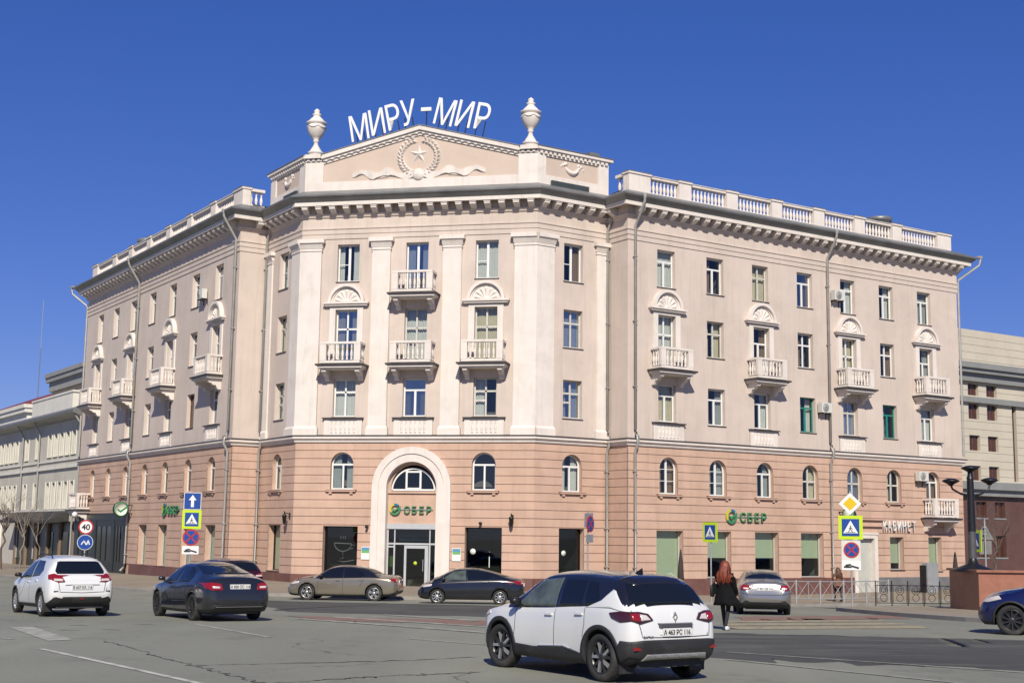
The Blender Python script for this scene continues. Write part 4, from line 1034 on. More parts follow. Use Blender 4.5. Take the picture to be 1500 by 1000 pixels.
class Car:
    def __init__(s, name, sp, rear_axle, heading, label, group=None):
        s.sp = sp; L = sp['L']; s.xr = sp['xr']; s.xf = sp['xr'] + sp['wb']
        h = Vector(heading).normalized(); ra = Vector(rear_axle); fa = ra + h * sp['wb']
        za, zb = g(*ra), g(*fa)
        X = Vector((fa.x - ra.x, fa.y - ra.y, zb - za)).normalized(); Y = Vector((-X.y, X.x, 0)).normalized(); Z = X.cross(Y)
        O = Vector((ra.x, ra.y, za)) - X * s.xr
        if sp.get('lift'): O += Z * sp['lift']
        s.M = Matrix(((X.x, Y.x, Z.x, O.x), (X.y, Y.y, Z.y, O.y), (X.z, Y.z, Z.z, O.z), (0, 0, 0, 1)))
        s.root = empty(name, s.M, label, 'car', group)
        s.body()
        s.wheels()
    def section(s, x):
        f = s.f; zt, zb, zs, W, Wr = [f[k](x) for k in ('top', 'bottom', 'belt', 'plan', 'roofw')]
        zb = min(zb, zt - .12)
        dz = min(.085, (zt - zb) * .16); zre = zt - dz; zs = min(zs, zre - .004); Wr = min(Wr, W - .03)
        hz = zs - zb
        p = [(0, zb), (.5 * W, zb), (.8 * W, zb), (W - .075, zb + .015), (W - .03, zb + min(.09, hz * .2)), (W - .012, zb + .22 * hz), (W - .002, zb + .36 * hz), (W, zb + .50 * hz), (W - .004, zb + .64 * hz),
             (W - .012, zb + .78 * hz), (W - .024, zb + .9 * hz), (W - .034, zb + .95 * hz), (W - .055, zs)]
        n = 8
        for k in range(1, n + 1):
            t = k / n; b = .022 * math.sin(math.pi * t)
            p.append(((W - .055) * (1 - t) + Wr * t + b, zs * (1 - t) + zre * t))
        for k in range(1, 9):
            q = k / 8; p.append((Wr * (1 - q ** 1.1), zre + dz * (1 - (1 - q) ** 3)))
        return p
    def body(s):
        sp = s.sp; s.f = {k: pchip([a for a, b in sp[k]], [b for a, b in sp[k]]) for k in ('top', 'bottom', 'belt', 'plan', 'roofw')}
        hl = sp['L'] / 2; n = 900; xs = [-hl + sp['L'] * i / n for i in range(n + 1)]; L = [0]
        for i in range(1, n + 1):
            dx = xs[i] - xs[i - 1]; d1 = s.f['top'](xs[i]) - s.f['top'](xs[i - 1]); d2 = s.f['plan'](xs[i]) - s.f['plan'](xs[i - 1])
            L.append(L[-1] + math.sqrt(dx * dx + d1 * d1 + d2 * d2))
        N = 92; st = []; j = 0
        for k in range(N):
            q = L[-1] * k / (N - 1)
            while j < n - 1 and L[j + 1] < q: j += 1
            st.append(xs[j] + (xs[j + 1] - xs[j]) * (q - L[j]) / max(1e-9, L[j + 1] - L[j]))
        rows = []
        for x in st:
            half = s.section(x); m = len(half)
            rows.append([(x, y, z) for y, z in half] + [(x, -y, z) for y, z in half[-2:0:-1]])
        K = len(rows[0]); vs = [v for r in rows for v in r]
        fs = [(i * K + k, (i + 1) * K + k, (i + 1) * K + (k + 1) % K, i * K + (k + 1) % K) for i in range(N - 1) for k in range(K)]
        fs += [tuple(range(K)), tuple(range((N - 1) * K + K - 1, (N - 1) * K - 1, -1))]
        me = bpy.data.meshes.new('body'); me.from_pydata(vs, [], fs); recalc(me)
        paint_ = sp['paint']; roof = sp.get('roof', paint_)
        for m in (paint_, M_PLAS, roof): me.materials.append(m)
        nh = m = len(s.section(0)); half_n = m
        for pi, p in enumerate(me.polygons):
            p.use_smooth = True
            if pi < (N - 1) * K:
                k = pi % K
                if k >= half_n - 1: k = K - 1 - k
                p.material_index = 1 if k < 4 else (2 if k >= 12 and roof is not paint_ and sp['roofx'][0] < p.center.x < sp['roofx'][1] and p.center.z > sp['roofz'] + (.165 if p.center.x < -1.72 else 0) else 0)
        bm = bmesh.new(); bm.from_mesh(me); s.bvh = BVHTree.FromBMesh(bm); bm.free()
        # wheel wells
        o = bpy.data.objects.new('body', me); COL.objects.link(o)
        r = sp['r'] + .045; cut = MB(); Wm = max(b for a, b in sp['plan'])
        for ax in (s.xr, s.xf):
            for sd in (-1, 1):
                y0, y1 = sorted((sd * (Wm - .30), sd * (Wm + .3)))
                cut.prism([(ax + r * math.cos(2 * math.pi * k / 40), sp['r'] + .01 + r * math.sin(2 * math.pi * k / 40)) for k in range(40)], 'y', y0, y1)
        cme = cut.mesh('cutter', M_PLAS); recalc(cme); co = bpy.data.objects.new('cutter', cme); COL.objects.link(co)
        md = o.modifiers.new('cut', 'BOOLEAN'); md.object = co; md.operation = 'DIFFERENCE'; md.solver = 'EXACT'
        bpy.context.view_layer.update()
        nm = bpy.data.meshes.new_from_object(o.evaluated_get(bpy.context.evaluated_depsgraph_get()))
        bpy.data.objects.remove(o); bpy.data.objects.remove(co)
        while len(nm.materials) < 3: nm.materials.append(M_PLAS)
        for i_, m in enumerate((paint_, M_PLAS, roof)): nm.materials[i_] = m
        for p in nm.polygons:
            c = p.center
            for ax in (s.xr, s.xf):
                d = math.hypot(c.x - ax, c.z - sp['r'] - .01)
                if d < r + .004 and abs(c.y) < Wm - .0 and (abs(d - r) < .006 or abs(abs(c.y) - (Wm - .30)) < .01) and abs(p.normal.z) + abs(p.normal.x) > -1:
                    if abs(p.normal.y) < .3 or abs(abs(c.y) - (Wm - .30)) < .01: p.material_index = 1; p.use_smooth = False
            if p.material_index > 2: p.material_index = 1
        s.b = link('body', nm, s.root, s.M)
    def wheels(s):
        sp = s.sp; r = sp['r']; Wm = max(b for a, b in sp['plan']); w = sp.get('tw', .21)
        rr = r * sp.get('rimf', .66); key = ('wheel', r, w, sp.get('rim', 'five'), rr)
        def tyre():
            h = w / 2
            return MB().lathe([(rr, -h * .75), (rr + .02, -h * .95), (r - .05, -h), (r - .015, -h * .88), (r, -h * .6), (r, h * .6), (r - .015, h * .88), (r - .05, h), (rr + .02, h * .95), (rr, h * .75)], 36, axis='y').mesh('wheel', M_TYRE)
        def rim():
            h = w / 2; k = sp.get('rim', 'five'); mb = MB(); m0 = M_RIMD if 'dark' in k else M_RIM
            mb.lathe([(rr * .9, h * .3), (rr * .93, h * .75), (rr, h * .80), (rr + .004, h * .72)], 36, axis='y')
            mb.lathe([(0, h * .1), (rr * .92, h * .1)], 24, axis='y', mi=1)
            mb.lathe([(0, h * .80), (.035, h * .79), (.06, h * .72), (.075, h * .4)], 18, axis='y')
            n = {'five': 5, 'dark_y': 5, 'multi': 10, 'dark_multi': 10, 'steel': 8}[k]
            for i in range(n):
                a = 2 * math.pi * i / n + .3
                br = [(-.16, .0), (.16, .0)] if k == 'dark_y' else ([(-.1, 0), (.1, 0)] if k == 'five' else [(0, 0)])
                for da, _ in br:
                    a1 = a + da * 1.9; p0 = Vector((math.cos(a + da * .2), math.sin(a + da * .2))) * .05; p1 = Vector((math.cos(a1), math.sin(a1))) * rr * .93
                    q = Vector((-(p1 - p0).y, (p1 - p0).x)).normalized(); w0, w1 = (.026, .019) if n == 5 else (.018, .014)
                    A = [p0 - q * w0, p0 + q * w0, p1 + q * w1, p1 - q * w1]
                    vs = [(p.x, yy, p.y) for yy in (h * .74, h * .35) for p in A]
                    mb.add(vs, [(0, 1, 2, 3), (4, 7, 6, 5), (0, 4, 5, 1), (1, 5, 6, 2), (2, 6, 7, 3), (3, 7, 4, 0)], 2 if k == 'dark_y' and da < 0 else 0)
            return mb.mesh('rim', [m0, M_BLACK, M_RIM])
        for ax in (s.xr, s.xf):
            for sd in (-1, 1):
                Mw = s.M @ T(ax, sd * (Wm - w / 2 - .02), r, 0 if sd > 0 else math.pi)
                if ax == s.xf and sp.get('steer'): Mw = s.M @ T(ax, sd * (Wm - w / 2 - .02), r, (0 if sd > 0 else math.pi) + sp['steer'])
                o = link('wheel', cached(key, tyre), s.root, Mw); link('rim', cached(key + ('rim',), rim), o, Mw)
    # panels laid on the body
    def hit(s, mode, a, b):
        if mode in ('L', 'R'):
            sd = 1 if mode == 'L' else -1; o, d = Vector((a, sd * 3, b)), Vector((0, -sd, 0))
        elif mode == 'rear': o, d = Vector((-5, a, b)), Vector((1, 0, 0))
        elif mode == 'front': o, d = Vector((5, a, b)), Vector((-1, 0, 0))
        else: o, d = Vector((a, b, 4)), Vector((0, 0, -1))
        h = s.bvh.ray_cast(o, d); return (h[0], -d) if h[0] is not None else (None, -d)
    def panel(s, name, mode, poly, m, off=.006, n=16, k=8, parent=None, label=None):
        xs = [p[0] for p in poly]; a0, a1 = min(xs), max(xs); cols = []
        aa = sorted(set([a0 + (a1 - a0) * i / n for i in range(n + 1)] + xs))
        for a in aa:
            a_ = min(max(a, a0 + 1e-5), a1 - 1e-5); zz = []
            for i in range(len(poly)):
                p, q = poly[i], poly[(i + 1) % len(poly)]
                if (p[0] - a_) * (q[0] - a_) <= 0 and abs(p[0] - q[0]) > 1e-9: zz.append(p[1] + (q[1] - p[1]) * (a_ - p[0]) / (q[0] - p[0]))
            if len(zz) >= 2: cols.append((a_, min(zz), max(zz)))
        vs = []; ok = True
        for a, z0, z1 in cols:
            for j in range(k + 1):
                h, d = s.hit(mode, a, z0 + (z1 - z0) * j / k)
                if h is None: h = Vector(vs[-1]) - d * off if vs else Vector((0, 0, 0))
                vs.append(tuple(h + d * off))
        K = k + 1; N = len(cols)
        fs = [(i * K + j, (i + 1) * K + j, (i + 1) * K + j + 1, i * K + j + 1) for i in range(N - 1) for j in range(k)]
        # turn the rim back into the body so the panel has an edge
        d = s.hit(mode, *poly[0])[1]; o = len(vs)
        ring = [i * K for i in range(N)] + [(N - 1) * K + j for j in range(1, K)] + [i * K + k for i in range(N - 2, -1, -1)] + [j for j in range(k - 1, 0, -1)]
        vs += [tuple(Vector(vs[i]) - d * (off + .02)) for i in ring]
        R_ = len(ring); fs += [(ring[i], o + i, o + (i + 1) % R_, ring[(i + 1) % R_]) for i in range(R_)]
        mb = MB(); mb.add(vs, fs, 0, False)
        for i in range((N - 1) * k): mb.sm[i] = True
        me = mb.mesh(name, m); recalc(me)
        ob = link(name, me, parent or s.root, s.M)
        if label: ob['label'] = label
        return ob
    def both(s, name, poly, m, **kw): return s.panel(name, 'L', poly, m, **kw), s.panel(name, 'R', poly, m, **kw)
    def line(s, name, mode, pts, w, m, off=.004, parent=None):
        mb = MB(); P = []
        for i in range(len(pts) - 1):
            for t in range(5): P.append((pts[i][0] + (pts[i + 1][0] - pts[i][0]) * t / 5, pts[i][1] + (pts[i + 1][1] - pts[i][1]) * t / 5))
        P.append(pts[-1]); vs = []
        for i, p in enumerate(P):
            d = Vector(P[min(i + 1, len(P) - 1)]) - Vector(P[max(i - 1, 0)]); d.normalize(); q = Vector((-d.y, d.x)) * w / 2
            for sg in (-1, 1):
                h, dd = s.hit(mode, p[0] + q.x * sg, p[1] + q.y * sg)
                vs.append(tuple((h if h is not None else Vector(vs[-1])) + dd * off))
        mb.add(vs, [(2 * i, 2 * i + 1, 2 * i + 3, 2 * i + 2) for i in range(len(P) - 1)], 0, True)
        return mb.build(name, m, parent or s.b, s.M)
    def block(s, name, mode, a, b, da, db, depth, m, parent=None, dip=.01):
        """raised rounded block centred at (a,b) on the surface"""
        h, d = s.hit(mode, a, b)
        if h is None: return
        mb = MB(); c = .3
        if mode in ('L', 'R'):
            sd = 1 if mode == 'L' else -1
            P = lambda u, v, w: (h.x + u, h.y + sd * w, h.z + v)
        elif mode in ('rear', 'front'):
            sd = -1 if mode == 'rear' else 1
            P = lambda u, v, w: (h.x + sd * w, h.y + u, h.z + v)
        else: P = lambda u, v, w: (h.x + u, h.y + v, h.z + w)
        vs = [P(sx * da / 2, sy * db / 2, -dip) for sx, sy in ((-1, -1), (1, -1), (1, 1), (-1, 1))] + [P(sx * da * .44, sy * db * .36, depth) for sx, sy in ((-1, -1), (1, -1), (1, 1), (-1, 1))]
        mb.add(vs, [(3, 2, 1, 0), (4, 5, 6, 7), (0, 1, 5, 4), (1, 2, 6, 5), (2, 3, 7, 6), (3, 0, 4, 7)])
        me = mb.mesh(name, m); recalc(me); return link(name, me, parent or s.root, s.M)
    def plate(s, mode, b, text, a=0, w=.52, tilt=0):
        h, d = s.hit(mode, a, b)
        sd = -1 if mode == 'rear' else 1
        mb = MB().box(h.x - .03, h.x + .025, -w / 2 + a, w / 2 + a, b - .056, b + .056) if sd > 0 else MB().box(h.x - .025, h.x + .03, -w / 2 + a, w / 2 + a, b - .056, b + .056)
        o = mb.build('number_plate', M_PLATE, s.root, s.M)
        me = text_mesh('plate_lettering', text, .098, .002, M_INK, .002, .86)
        rz = -math.pi / 2 if sd < 0 else math.pi / 2
        link('plate_lettering', me, o, s.M @ T(h.x + sd * .0275, a, b - .036, rz))
        return o
    def mirror(s, x, z, m):
        for sd in (-1, 1):
            h, d = s.hit('L' if sd > 0 else 'R', x, z); y = h.y
            p = [(-.06, -.035), (.03, -.05), (.075, -.01), (.07, .04), (.02, .065), (-.06, .06)]
            mb = MB(); n_ = len(p); ys_ = (.04, .08, .17, .21); sc_ = (.7, 1, .95, .55)
            mb.add([(x + a * q, y + sd * w, z + .055 + b * q) for w, q in zip(ys_, sc_) for a, b in p], [(j * n_ + i, j * n_ + (i + 1) % n_, (j + 1) * n_ + (i + 1) % n_, (j + 1) * n_ + i) for j in range(3) for i in range(n_)] + [tuple(range(n_)), tuple(range(3 * n_, 4 * n_))], 0, True).box(x - .03, x + .06, min(y - sd * .03, y + sd * .06), max(y - sd * .03, y + sd * .06), z - .03, z + .02)
            me = mb.mesh('wing_mirror', m); recalc(me); link('wing_mirror', me, s.root, s.M)
    def arch_trim(s, m, w=.055):
        for ax in (s.xr, s.xf):
            r0 = s.sp['r'] + .04; r1 = r0 + w
            for mode in ('L', 'R'):
                vs = []; n = 26
                for i in range(n + 1):
                    a = R(-12) + R(204) * i / n
                    for r in (r0, r1):
                        h, d = s.hit(mode, ax + r * math.cos(a), s.sp['r'] + .01 + r * math.sin(a))
                        if h is None: h = Vector(vs[-2]) - d * .012 if len(vs) > 1 else Vector((ax, d.y * .8, .3))
                        vs.append(tuple(h + d * .012))
                vs += [(v[0], v[1] - d.y * .05, v[2]) for v in vs]; k = 2 * (n + 1)
                fs = [(2 * i, 2 * i + 1, 2 * i + 3, 2 * i + 2) for i in range(n)] + [(2 * i, 2 * i + 2, k + 2 * i + 2, k + 2 * i) for i in range(n)] + [(2 * i + 1, k + 2 * i + 1, k + 2 * i + 3, 2 * i + 3) for i in range(n)]
                me = MB().add(vs, fs, 0, True).mesh('wheel_arch_trim', m); recalc(me); link('wheel_arch_trim', me, s.root, s.M)
    def seams(s, xs_, z0, z1f, handle=None, hm=None):
        for mode in ('L', 'R'):
            for x, lean in xs_: s.line('door_seam', mode, [(x + lean, z0), (x, (z0 + z1f) / 2), (x, z1f)], .012, M_SEAM)
            if handle:
                for hx, hz in handle: s.block('door_handle', mode, hx, hz, .2, .035, .03, hm)

def scaled(pts, sx, sz): return [(x * sx, z * sz) for x, z in pts]
# --- crossover used for the white car with black roof
CAP = dict(L=4.12, wb=2.61, xr=-1.38, r=.345, tw=.215, rimf=.68, rim='dark_y',
    top=[(-2.06, .66), (-2.045, .80), (-2.01, .97), (-1.97, 1.06), (-1.91, 1.12), (-1.70, 1.39), (-1.58, 1.472), (-1.2, 1.53), (-.4, 1.565), (.15, 1.54), (.42, 1.475), (1.02, 1.14), (1.15, 1.09), (1.55, 1.01), (1.85, .90), (2.0, .74), (2.06, .58)],
    belt=[(-2.06, .96), (-1.6, 1.06), (-1.0, 1.05), (0, .99), (1.0, .95), (2.06, .85)],
    plan=[(-2.06, .62), (-2.02, .74), (-1.93, .82), (-1.75, .865), (-1.38, .89), (-.6, .875), (.4, .87), (1.23, .89), (1.6, .855), (1.88, .74), (2.02, .58), (2.06, .48)],
    roofw=[(-2.06, .52), (-1.95, .64), (-1.9, .69), (-1.6, .62), (-.6, .61), (.3, .60), (.7, .65), (1.05, .74), (1.5, .72), (1.85, .6), (2.06, .4)],
    bottom=[(-2.06, .50), (-2.0, .36), (-1.85, .28), (-1.6, .23), (0, .20), (1.6, .22), (1.9, .22), (2.0, .28), (2.06, .36)])
def captur(name, rear, head, label):
    sp = dict(CAP, paint=paintm('white_car_paint', (.74, .745, .74), 0, .35, .10), roof=paintm('black_roof_and_reflection', (.012, .012, .016), 0, .3, .06), steer=R(6), roofx=(-1.925, 1.04), roofz=.93)
    c = Car(name, sp, rear, head, label)
    c.both('side_window', [(.84, .985), (.36, 1.40), (-.20, 1.45), (-.22, 1.015)], M_CGLL)
    c.both('side_window', [(-.29, 1.02), (-.27, 1.45), (-.80, 1.435), (-.90, 1.05)], M_CGL)
    c.both('quarter_window', [(-.96, 1.055), (-.87, 1.43), (-1.08, 1.41), (-1.26, 1.20), (-1.24, 1.10)], M_CGL)
    c.both('rear_pillar_panel', [(-1.93, 1.0), (-1.58, 1.05), (-1.25, 1.05), (-1.02, 1.04), (-1.34, 1.15), (-1.50, 1.31), (-1.56, 1.29), (-1.74, 1.14)], sp['paint'], off=.008)
    c.panel('windscreen', 'front', [(-.62, 1.14), (.62, 1.14), (.54, 1.46), (-.54, 1.46)], M_CGL)
    c.panel('rear_window', 'rear', [(-.63, 1.12), (.63, 1.12), (.67, 1.19), (.58, 1.43), (-.58, 1.43), (-.67, 1.19)], M_CGL, off=.014)
    for sd in (-1, 1):
        # wrap-round light: rear part and side part
        o = c.panel('tail_light', 'rear', [(sd * .41, .895), (sd * .48, .985), (sd * .63, 1.015), (sd * .775, 1.01), (sd * .785, .89), (sd * .64, .845)], M_LDK, off=.022, n=14)
        c.panel('light_lens', 'rear', [(sd * .46, .90), (sd * .52, .965), (sd * .62, .98), (sd * .62, .885)], M_LWH, off=.03, n=8, k=4, parent=o)
        c.panel('light_lens', 'rear', [(sd * .63, .87), (sd * .63, 1.0), (sd * .765, .985), (sd * .77, .90)], M_LRED, off=.03, n=6, k=4, parent=o)
        c.panel('tail_light', 'L' if sd > 0 else 'R', [(-1.985, .88), (-1.96, 1.01), (-1.82, 1.02), (-1.60, .99), (-1.66, .92), (-1.84, .865)], M_LDK, off=.016)
        c.block('reflector', 'rear', sd * .66, .50, .20, .055, .022, M_LRED)
    c.panel('rear_bumper', 'rear', [(-.79, .60), (-.60, .62), (.60, .62), (.79, .60), (.80, .38), (.60, .34), (-.60, .34), (-.80, .38)], M_PLAS, off=.02, n=26, k=8)
    for m_ in 'LR': c.panel('rear_bumper', m_, [(-2.0, .40), (-2.0, .60), (-1.84, .61), (-1.78, .52), (-1.80, .30)], M_PLAS, off=.016, n=10)
    c.panel('skid_plate', 'rear', [(-.60, .33), (-.54, .42), (.54, .42), (.60, .33), (.40, .345), (-.40, .345)], M_SKID, off=.045, n=22, k=5)
    for y in (-.32, -.1, .12, .34): c.block('skid_rib', 'rear', y, .385, .13, .03, .07, M_CHR)
    c.panel('plate_recess', 'rear', [(-.30, .68), (.30, .68), (.34, .83), (-.34, .83)], sp['paint'], off=.004)
    c.block('tailgate_handle', 'rear', 0, .815, .66, .075, .035, mat('dark_chrome', (.22, .22, .23), .25, .8))
    c.plate('rear', .722, 'А 463 РС 116')
    # diamond badge
    h, _ = c.hit('rear', 0, .93); b = MB()
    for sy in (-1, 1):
        for sz in (-1, 1):
            A = [(0, sz * .075), (sy * .045, 0), (sy * .026, 0), (0, sz * .040)]
            b.add([(h.x - .022, y, .93 + z) for y, z in A] + [(h.x + .01, y, .93 + z) for y, z in A], [(0, 1, 2, 3), (0, 4, 5, 1), (1, 5, 6, 2), (2, 6, 7, 3), (3, 7, 4, 0)])
    bo = b.build('badge', M_CHR, c.root, c.M); recalc(bo.data)
    link('model_lettering', text_mesh('model_lettering', 'CAPTUR', .05, .003, mat('grey_badge', (.3, .3, .32), .3, .6)), c.root, c.M @ T(c.hit('rear', .52, .66)[0].x - .012, .52, .645, -math.pi / 2))
    c.line('tailgate_seam', 'rear', [(-.72, 1.03), (-.66, .86), (-.62, .66), (0, .645), (.62, .66), (.66, .86), (.72, 1.03)], .012, M_SEAM)
    c.both('sill_cladding', [(-1.02, .25), (-1.0, .36), (-.55, .45), (.3, .40), (.80, .42), (.84, .25)], M_PLAS, off=.016, n=24)
    c.both('sill_trim', [(-.86, .385), (-.5, .462), (.15, .425), (.15, .41), (-.5, .445)], M_CHR, off=.022, n=16, k=2)
    c.arch_trim(M_PLAS, .07)
    c.seams([(-.25, 0), (.80, .06)], .30, .99, [(-.1, .90), (-.88, .94)], sp['paint'])
    for m_ in 'LR': c.line('door_seam', m_, [(-.98, .62), (-1.02, .80), (-1.0, 1.04)], .012, M_SEAM)
    c.mirror(.70, 1.0, M_BLACK)
    c.both('headlight', [(1.55, .84), (1.60, .92), (1.88, .84), (1.95, .74), (1.80, .76)], M_LWH, off=.012)
    h, _ = c.hit('top', -1.2, 0)
    fin = MB().add([(-1.28, -.03, h.z - .02), (-1.28, .03, h.z - .02), (-1.06, 0, h.z - .02), (-1.30, 0, h.z + .085)], [(0, 1, 2), (0, 3, 1), (1, 3, 2), (2, 3, 0)]).build('roof_antenna', M_BLACK, c.root, c.M)
    c.panel('roof_spoiler', 'top', [(-1.70, -.50), (-1.70, .50), (-1.46, .56), (-1.46, -.56)], sp['roof'], off=.02)
    for sd in (-1, 1): MB().box(-1.75, -1.72, sd * .66 - .14, sd * .66 + .14, .14, .34).build('mud_flap', M_PLAS, c.root, c.M)
    MB().box(-1.9, 1.8, -.6, .6, .22, .36).build('underbody', M_PLAS, c.root, c.M)
    return c
HB = Vector((-.548, .836))                    # the way the traffic runs
captur('crossover_car', Vector((1.40, 19.95)) + Vector((.836, .548)) * .77, (-.555, .832), 'white crossover car with black roof and black wheel-arch trim')

# --- white hatchback with a raised tail
XR = dict(L=4.16, wb=2.59, xr=-1.30, r=.33, tw=.20, rimf=.66, rim='multi',
    top=[(-2.08, .62), (-2.065, .80), (-2.03, .98), (-1.96, 1.06), (-1.86, 1.12), (-1.52, 1.46), (-1.40, 1.50), (-1.0, 1.55), (-.3, 1.57), (.2, 1.54), (.5, 1.46), (1.08, 1.12), (1.2, 1.06), (1.6, .97), (1.88, .86), (2.02, .7), (2.08, .56)],
    belt=[(-2.08, .94), (-1.5, 1.06), (-1.0, 1.04), (0, .98), (1.0, .93), (2.08, .82)],
    plan=[(-2.08, .64), (-2.04, .75), (-1.95, .82), (-1.7, .865), (-1.3, .88), (0, .87), (1.3, .875), (1.65, .84), (1.9, .73), (2.08, .48)],
    roofw=[(-2.08, .55), (-1.95, .66), (-1.86, .68), (-1.45, .60), (-.5, .60), (.35, .59), (.75, .65), (1.1, .74), (1.5, .7), (1.85, .6), (2.08, .4)],
    bottom=[(-2.08, .48), (-2.0, .36), (-1.8, .28), (0, .21), (1.7, .22), (1.95, .25), (2.08, .36)])
def rear_hatch(c, lights, plate_z, plate_text, paintm_, wl=.60, z0=1.10, z1=1.42):
    c.panel('rear_window', 'rear', [(-wl, z0), (wl, z0), (wl + .03, z0 + .07), (wl - .08, z1), (-wl + .08, z1), (-wl - .03, z0 + .07)], M_CGL, off=.014)
    for sd in (-1, 1):
        o = c.panel('tail_light', 'rear', [(sd * a, b) for a, b in lights], M_LRED, off=.02, n=12)
        xs_ = [a for a, b in lights]; zs_ = [b for a, b in lights]
        c.panel('light_lens', 'rear', [(sd * (min(xs_) + .05), min(zs_) + .03), (sd * (min(xs_) + .05), min(zs_) + .09), (sd * (max(xs_) - .05), min(zs_) + .1), (sd * (max(xs_) - .05), min(zs_) + .04)], M_LWH, off=.026, n=6, k=3, parent=o)
    c.plate('rear', plate_z, plate_text)
def xray():
    sp = dict(XR, paint=MATS['white_car_paint'])
    c = Car('hatchback_car', sp, Vector((-12.05, 35.7)) + Vector((.836, .548)) * .755, (-.55, .835), 'white high-tailed hatchback car driving beside the dark sedan')
    rear_hatch(c, [(.44, .90), (.50, 1.03), (.66, 1.11), (.76, 1.09), (.76, .94), (.60, .885)], .76, 'В 637 КА 116', sp['paint'])
    for sd in (-1, 1): c.panel('tail_light', 'L' if sd > 0 else 'R', [(-1.98, .95), (-1.96, 1.07), (-1.72, 1.08), (-1.84, .97)], M_LRED, off=.014)
    c.both('side_window', [(.90, .97), (.44, 1.38), (-.15, 1.44), (-.17, .99)], M_CGL)
    c.both('side_window', [(-.24, 1.0), (-.22, 1.44), (-.85, 1.42), (-1.18, 1.18), (-1.02, 1.05)], M_CGL)
    c.panel('windscreen', 'front', [(-.62, 1.12), (.62, 1.12), (.54, 1.44), (-.54, 1.44)], M_CGL)
    c.panel('rear_bumper', 'rear', [(-.66, .33), (-.48, .52), (.48, .52), (.66, .33)], M_PLAS, off=.022, n=20)
    c.panel('garnish', 'rear', [(-.44, .825), (-.42, .86), (.42, .86), (.44, .825)], sp['paint'], off=.03)
    c.block('reflector', 'rear', 0, .47, .1, .04, .03, M_LRED)
    for sd in (-1, 1): c.block('bumper_slot', 'rear', sd * .66, .66, .12, .03, .012, M_SEAM)
    c.line('tailgate_seam', 'rear', [(-.70, 1.05), (-.60, .86), (-.56, .64), (0, .62), (.56, .64), (.60, .86), (.70, 1.05)], .014, M_SEAM)
    c.both('sill_cladding', [(-.95, .23), (-.9, .33), (.85, .31), (.9, .22)], M_PLAS, off=.014)
    c.arch_trim(M_PLAS, .04)
    c.seams([(-.2, 0), (.82, .05)], .34, .97, [(-.05, .88), (-.85, .92)], sp['paint'])
    c.line('crease_shade', 'L', [(.9, .42), (.5, .62), (.25, .90)], .02, mat('soft_shadow_line', (.45, .45, .45), .5)); c.line('crease_shade', 'R', [(.9, .42), (.5, .62), (.25, .90)], .02, MATS['soft_shadow_line'])  # door crease drawn as a flat grey line of painted shade
    c.mirror(.76, .98, M_BLACK)
    c.panel('roof_spoiler', 'top', [(-1.54, -.52), (-1.54, .52), (-1.3, .56), (-1.3, -.56)], sp['paint'], off=.02)
    for sd in (-1, 1):
        MB().tube([(-1.2, sd * .56, 1.50), (-1.1, sd * .57, 1.575), (.0, sd * .57, 1.60), (.15, sd * .57, 1.53)], .018, 6).build('roof_rail', M_BLACK, c.root, c.M)
    MB().tube([(.1, 0, 1.54), (-.05, 0, 1.66)], .008, 5).build('roof_antenna', M_BLACK, c.root, c.M)
    for sd in (-1, 1): MB().box(-1.68, -1.65, sd * .74 - .11, sd * .74 + .11, .14, .32).build('mud_flap', M_PLAS, c.root, c.M)
    MB().box(-1.9, 1.8, -.6, .6, .22, .36).build('underbody', M_PLAS, c.root, c.M)
xray()

# --- three-box and liftback shapes
def sedan(L, H, W, wb, xr, r, tail=1.05, liftback=False, rim='five', nose=0, **kw):
    h = L / 2; q = H / 1.45
    if liftback: deck = [(-h + .13, tail), (-h + .24, tail + .045), (-h + .62, tail + .11), (-h + 1.5, 1.37 * q)]
    else: deck = [(-h + .12, tail - .01), (-h + .22, tail + .02), (-h + .70, tail + .05), (-h + 1.22, 1.30 * q)]
    top = [(-h, .60), (-h + .015, .74), (-h + .05, .92)] + deck + [(-h + 1.85, 1.435 * q), (-h + 2.35, 1.45 * q), (-h + 2.75, 1.405 * q), (-h + 3.42, 1.07), (-h + 3.6, 1.02), (h - .55, .92), (h - .22, .80), (h - .07, .66), (h, .52)]
    top = sorted(top)
    return dict(dict(L=L, wb=wb, xr=xr, r=r, tw=.21, rimf=.68, rim=rim, top=top,
        belt=[(-h, .88), (-h + 1, .965), (0, .93), (h - 1.2, .88), (h, .75)],
        plan=[(-h, .66 * W), (-h + .05, .79 * W), (-h + .16, .90 * W), (-h + .45, .965 * W), (-h + 1, .995 * W), (0, W), (h - 1.0, .99 * W), (h - .5, .93 * W), (h - .2, .80 * W), (h - .05, .62 * W), (h, .5 * W)],
        roofw=[(-h, .55 * W), (-h + .2, .76 * W), (-h + .7, .78 * W), (-h + 1.4, .64 * W), (-h + 2, .62 * W), (-h + 2.7, .62 * W), (-h + 3.3, .76 * W), (h - .6, .74 * W), (h - .2, .6 * W), (h, .4 * W)],
        bottom=[(-h, .42), (-h + .1, .30), (-h + .4, .22), (0, .18), (h - .4, .18), (h - .1, .22), (h, .32)]), **kw)
